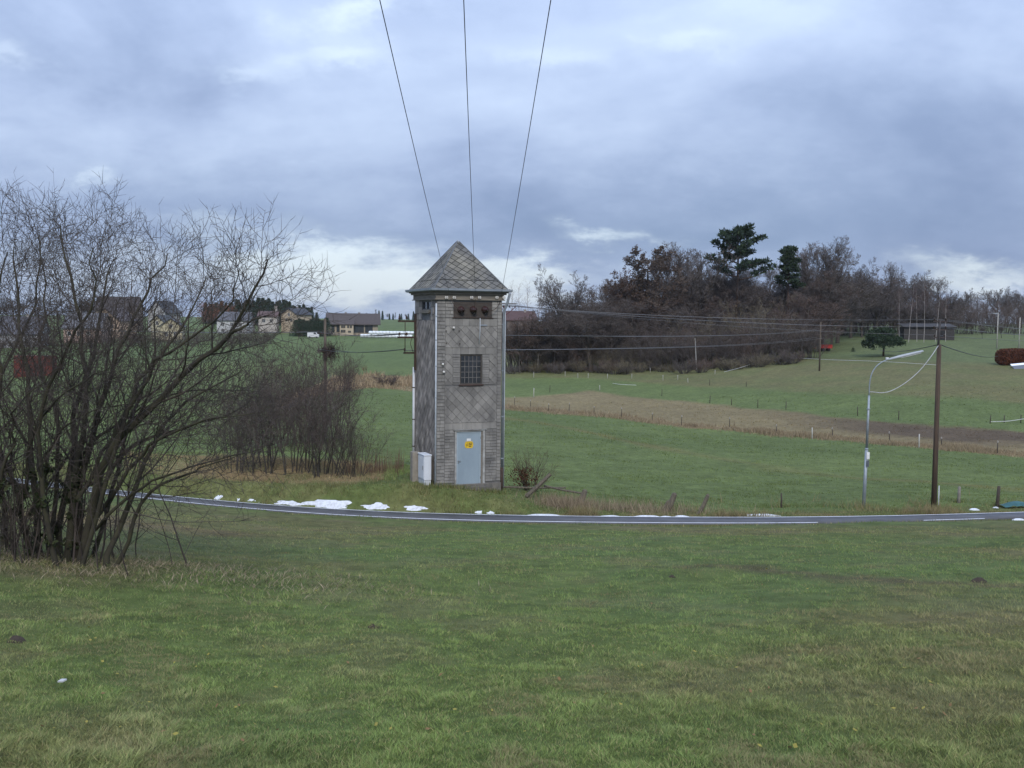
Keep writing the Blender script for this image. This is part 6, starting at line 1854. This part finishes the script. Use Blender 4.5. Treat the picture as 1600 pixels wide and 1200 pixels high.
    # weeds by the broken fence
    n = 3000; px = np.concatenate([r.normal(888, 22, n // 2), r.normal(985, 70, n - n // 2)]); y = r.normal(39.6, .5, n); x = (px - 800) / 1600 * y; ok = y - road_near(x / y) > RW + .15
    blades('fence_weeds', x[ok], y[ok], r.uniform(.1, .55, ok.sum()), r.uniform(.014, .028, ok.sum()), .5, (np.array([.27, .215, .145]) * r.uniform(.5, 1.3, (n, 1)))[ok], 'brown dead weeds round the broken fence right of the tower', 11, False)
    # tower field: tussocks
    n = 120000; px = r.uniform(-60, 1680, n); y = 41 * np.exp(r.random(n) ** 1.25 * math.log(150 / 41)); x = (px - 800) / 1600 * y
    lx = (x - C0.x) * Uw.x + (y - C0.y) * Uw.y; ly = (x - C0.x) * Vw.x + (y - C0.y) * Vw.y; ok = ~((lx > -.1) & (lx < SF + .1) & (ly > -.1) & (ly < SS + .1)); x, y = x[ok], y[ok]; n = len(x)
    h = (.03 + .06 * sstep(.4, .75, fbm(x, y, 1.8, 55, 2))) * r.uniform(.6, 1.3, n) * np.clip(y / 60, 1, 1.5)
    blades('field_grass', x, y, h, .0009 * y * r.uniform(.7, 1.3, n), .8, ground_col(x, y) * 1.5 * r.uniform(.88, 1.12, (n, 1)), 'green pasture grass of the fields behind the tower', 12, False)
    # dead grass tufts along the fence strip
    n = 16000; t = r.uniform(-.01, .52, n); l1 = np.interp(t, *L1); y = l1 + .8 + r.normal(0, 1.0, n) * (1 + (l1 - 80) / 60); x = t * y
    tuft = sstep(.35, .7, fbm(x, y, 3.5, 44, 2))
    blades('dry_strip_grass', x, y, (.10 + .50 * tuft) * r.uniform(.4, 1.2, n), .0011 * y * r.uniform(.7, 1.3, n), .5, mixc(np.repeat(np.array([[.31, .25, .16]]), n, 0), np.array([.19, .145, .09]), r.random(n)), 'band of dead straw-coloured grass along the field fence', 13, False)
    n = 9000; t = r.uniform(-.23, -.07, n); l1 = np.interp(t, *LS); l2 = np.interp(t, *LS2); y = l1 + (l2 - l1) * r.uniform(0, 1, n); x = t * y
    blades('dry_strip_grass', x, y, (.2 + .9 * sstep(.4, .7, fbm(x, y, 4, 46, 2))) * r.uniform(.4, 1.2, n), .0011 * y, .5, mixc(np.repeat(np.array([[.38, .29, .18]]), n, 0), np.array([.20, .15, .095]), r.random(n)), 'band of dead tan grass across the field left of the tower', 14, False)
    # fallen leaves in the front meadow
    n = 260; px = r.uniform(0, 1600, n); ks = (r.uniform(830, 1210, n) - 500) / 1600; d = 2.05 / (ks - .136); x = (px - 800) / 1600 * d; ok = d < 34; x, d = x[ok], d[ok]; n = len(x); z = Zt(x, d) + .05
    a = r.uniform(0, 6.28, n); s = r.uniform(.010, .024, n); c = np.stack([x, d, z], 1); u = np.stack([np.cos(a) * s, np.sin(a) * s, r.normal(0, .3, n) * s], 1); v = np.stack([-np.sin(a) * s * .6, np.cos(a) * s * .6, r.normal(0, .3, n) * s], 1)
    q = np.stack([c - u, c + v, c + u, c - v], 1).reshape(-1, 3); k = r.random((n, 1)); col = np.repeat(np.where(k < .6, np.array([[.30, .26, .07]]), np.array([[.22, .14, .07]])), 4, 0)
    o = link('fallen_leaves', npmesh('fallen_leaves', q, np.arange(4 * n).reshape(-1, 4), False, col), M_LEAF); o['kind'] = 'stuff'; o['label'] = 'yellow and tan fallen leaves scattered over the front meadow'; o['category'] = 'leaves'


build_grass()


# ------------------------------------------------------------------ damp winter air
def build_haze():
    m = bpy.data.materials.new('damp_air'); m.use_nodes = True; n = m.node_tree.nodes; l = m.node_tree.links
    n.remove(n['Principled BSDF']); v = n.new('ShaderNodeVolumePrincipled')
    v.inputs['Density'].default_value = 0.00007; v.inputs['Color'].default_value = (.90, .94, 1, 1); v.inputs['Anisotropy'].default_value = 0.2
    l.new(v.outputs[0], n['Material Output'].inputs['Volume'])
    o = MB().box(-7000, 7000, -60, 4300, -30, 40).build('haze', m); o['kind'] = 'stuff'; o['label'] = 'thin damp haze over the fields'


build_haze()
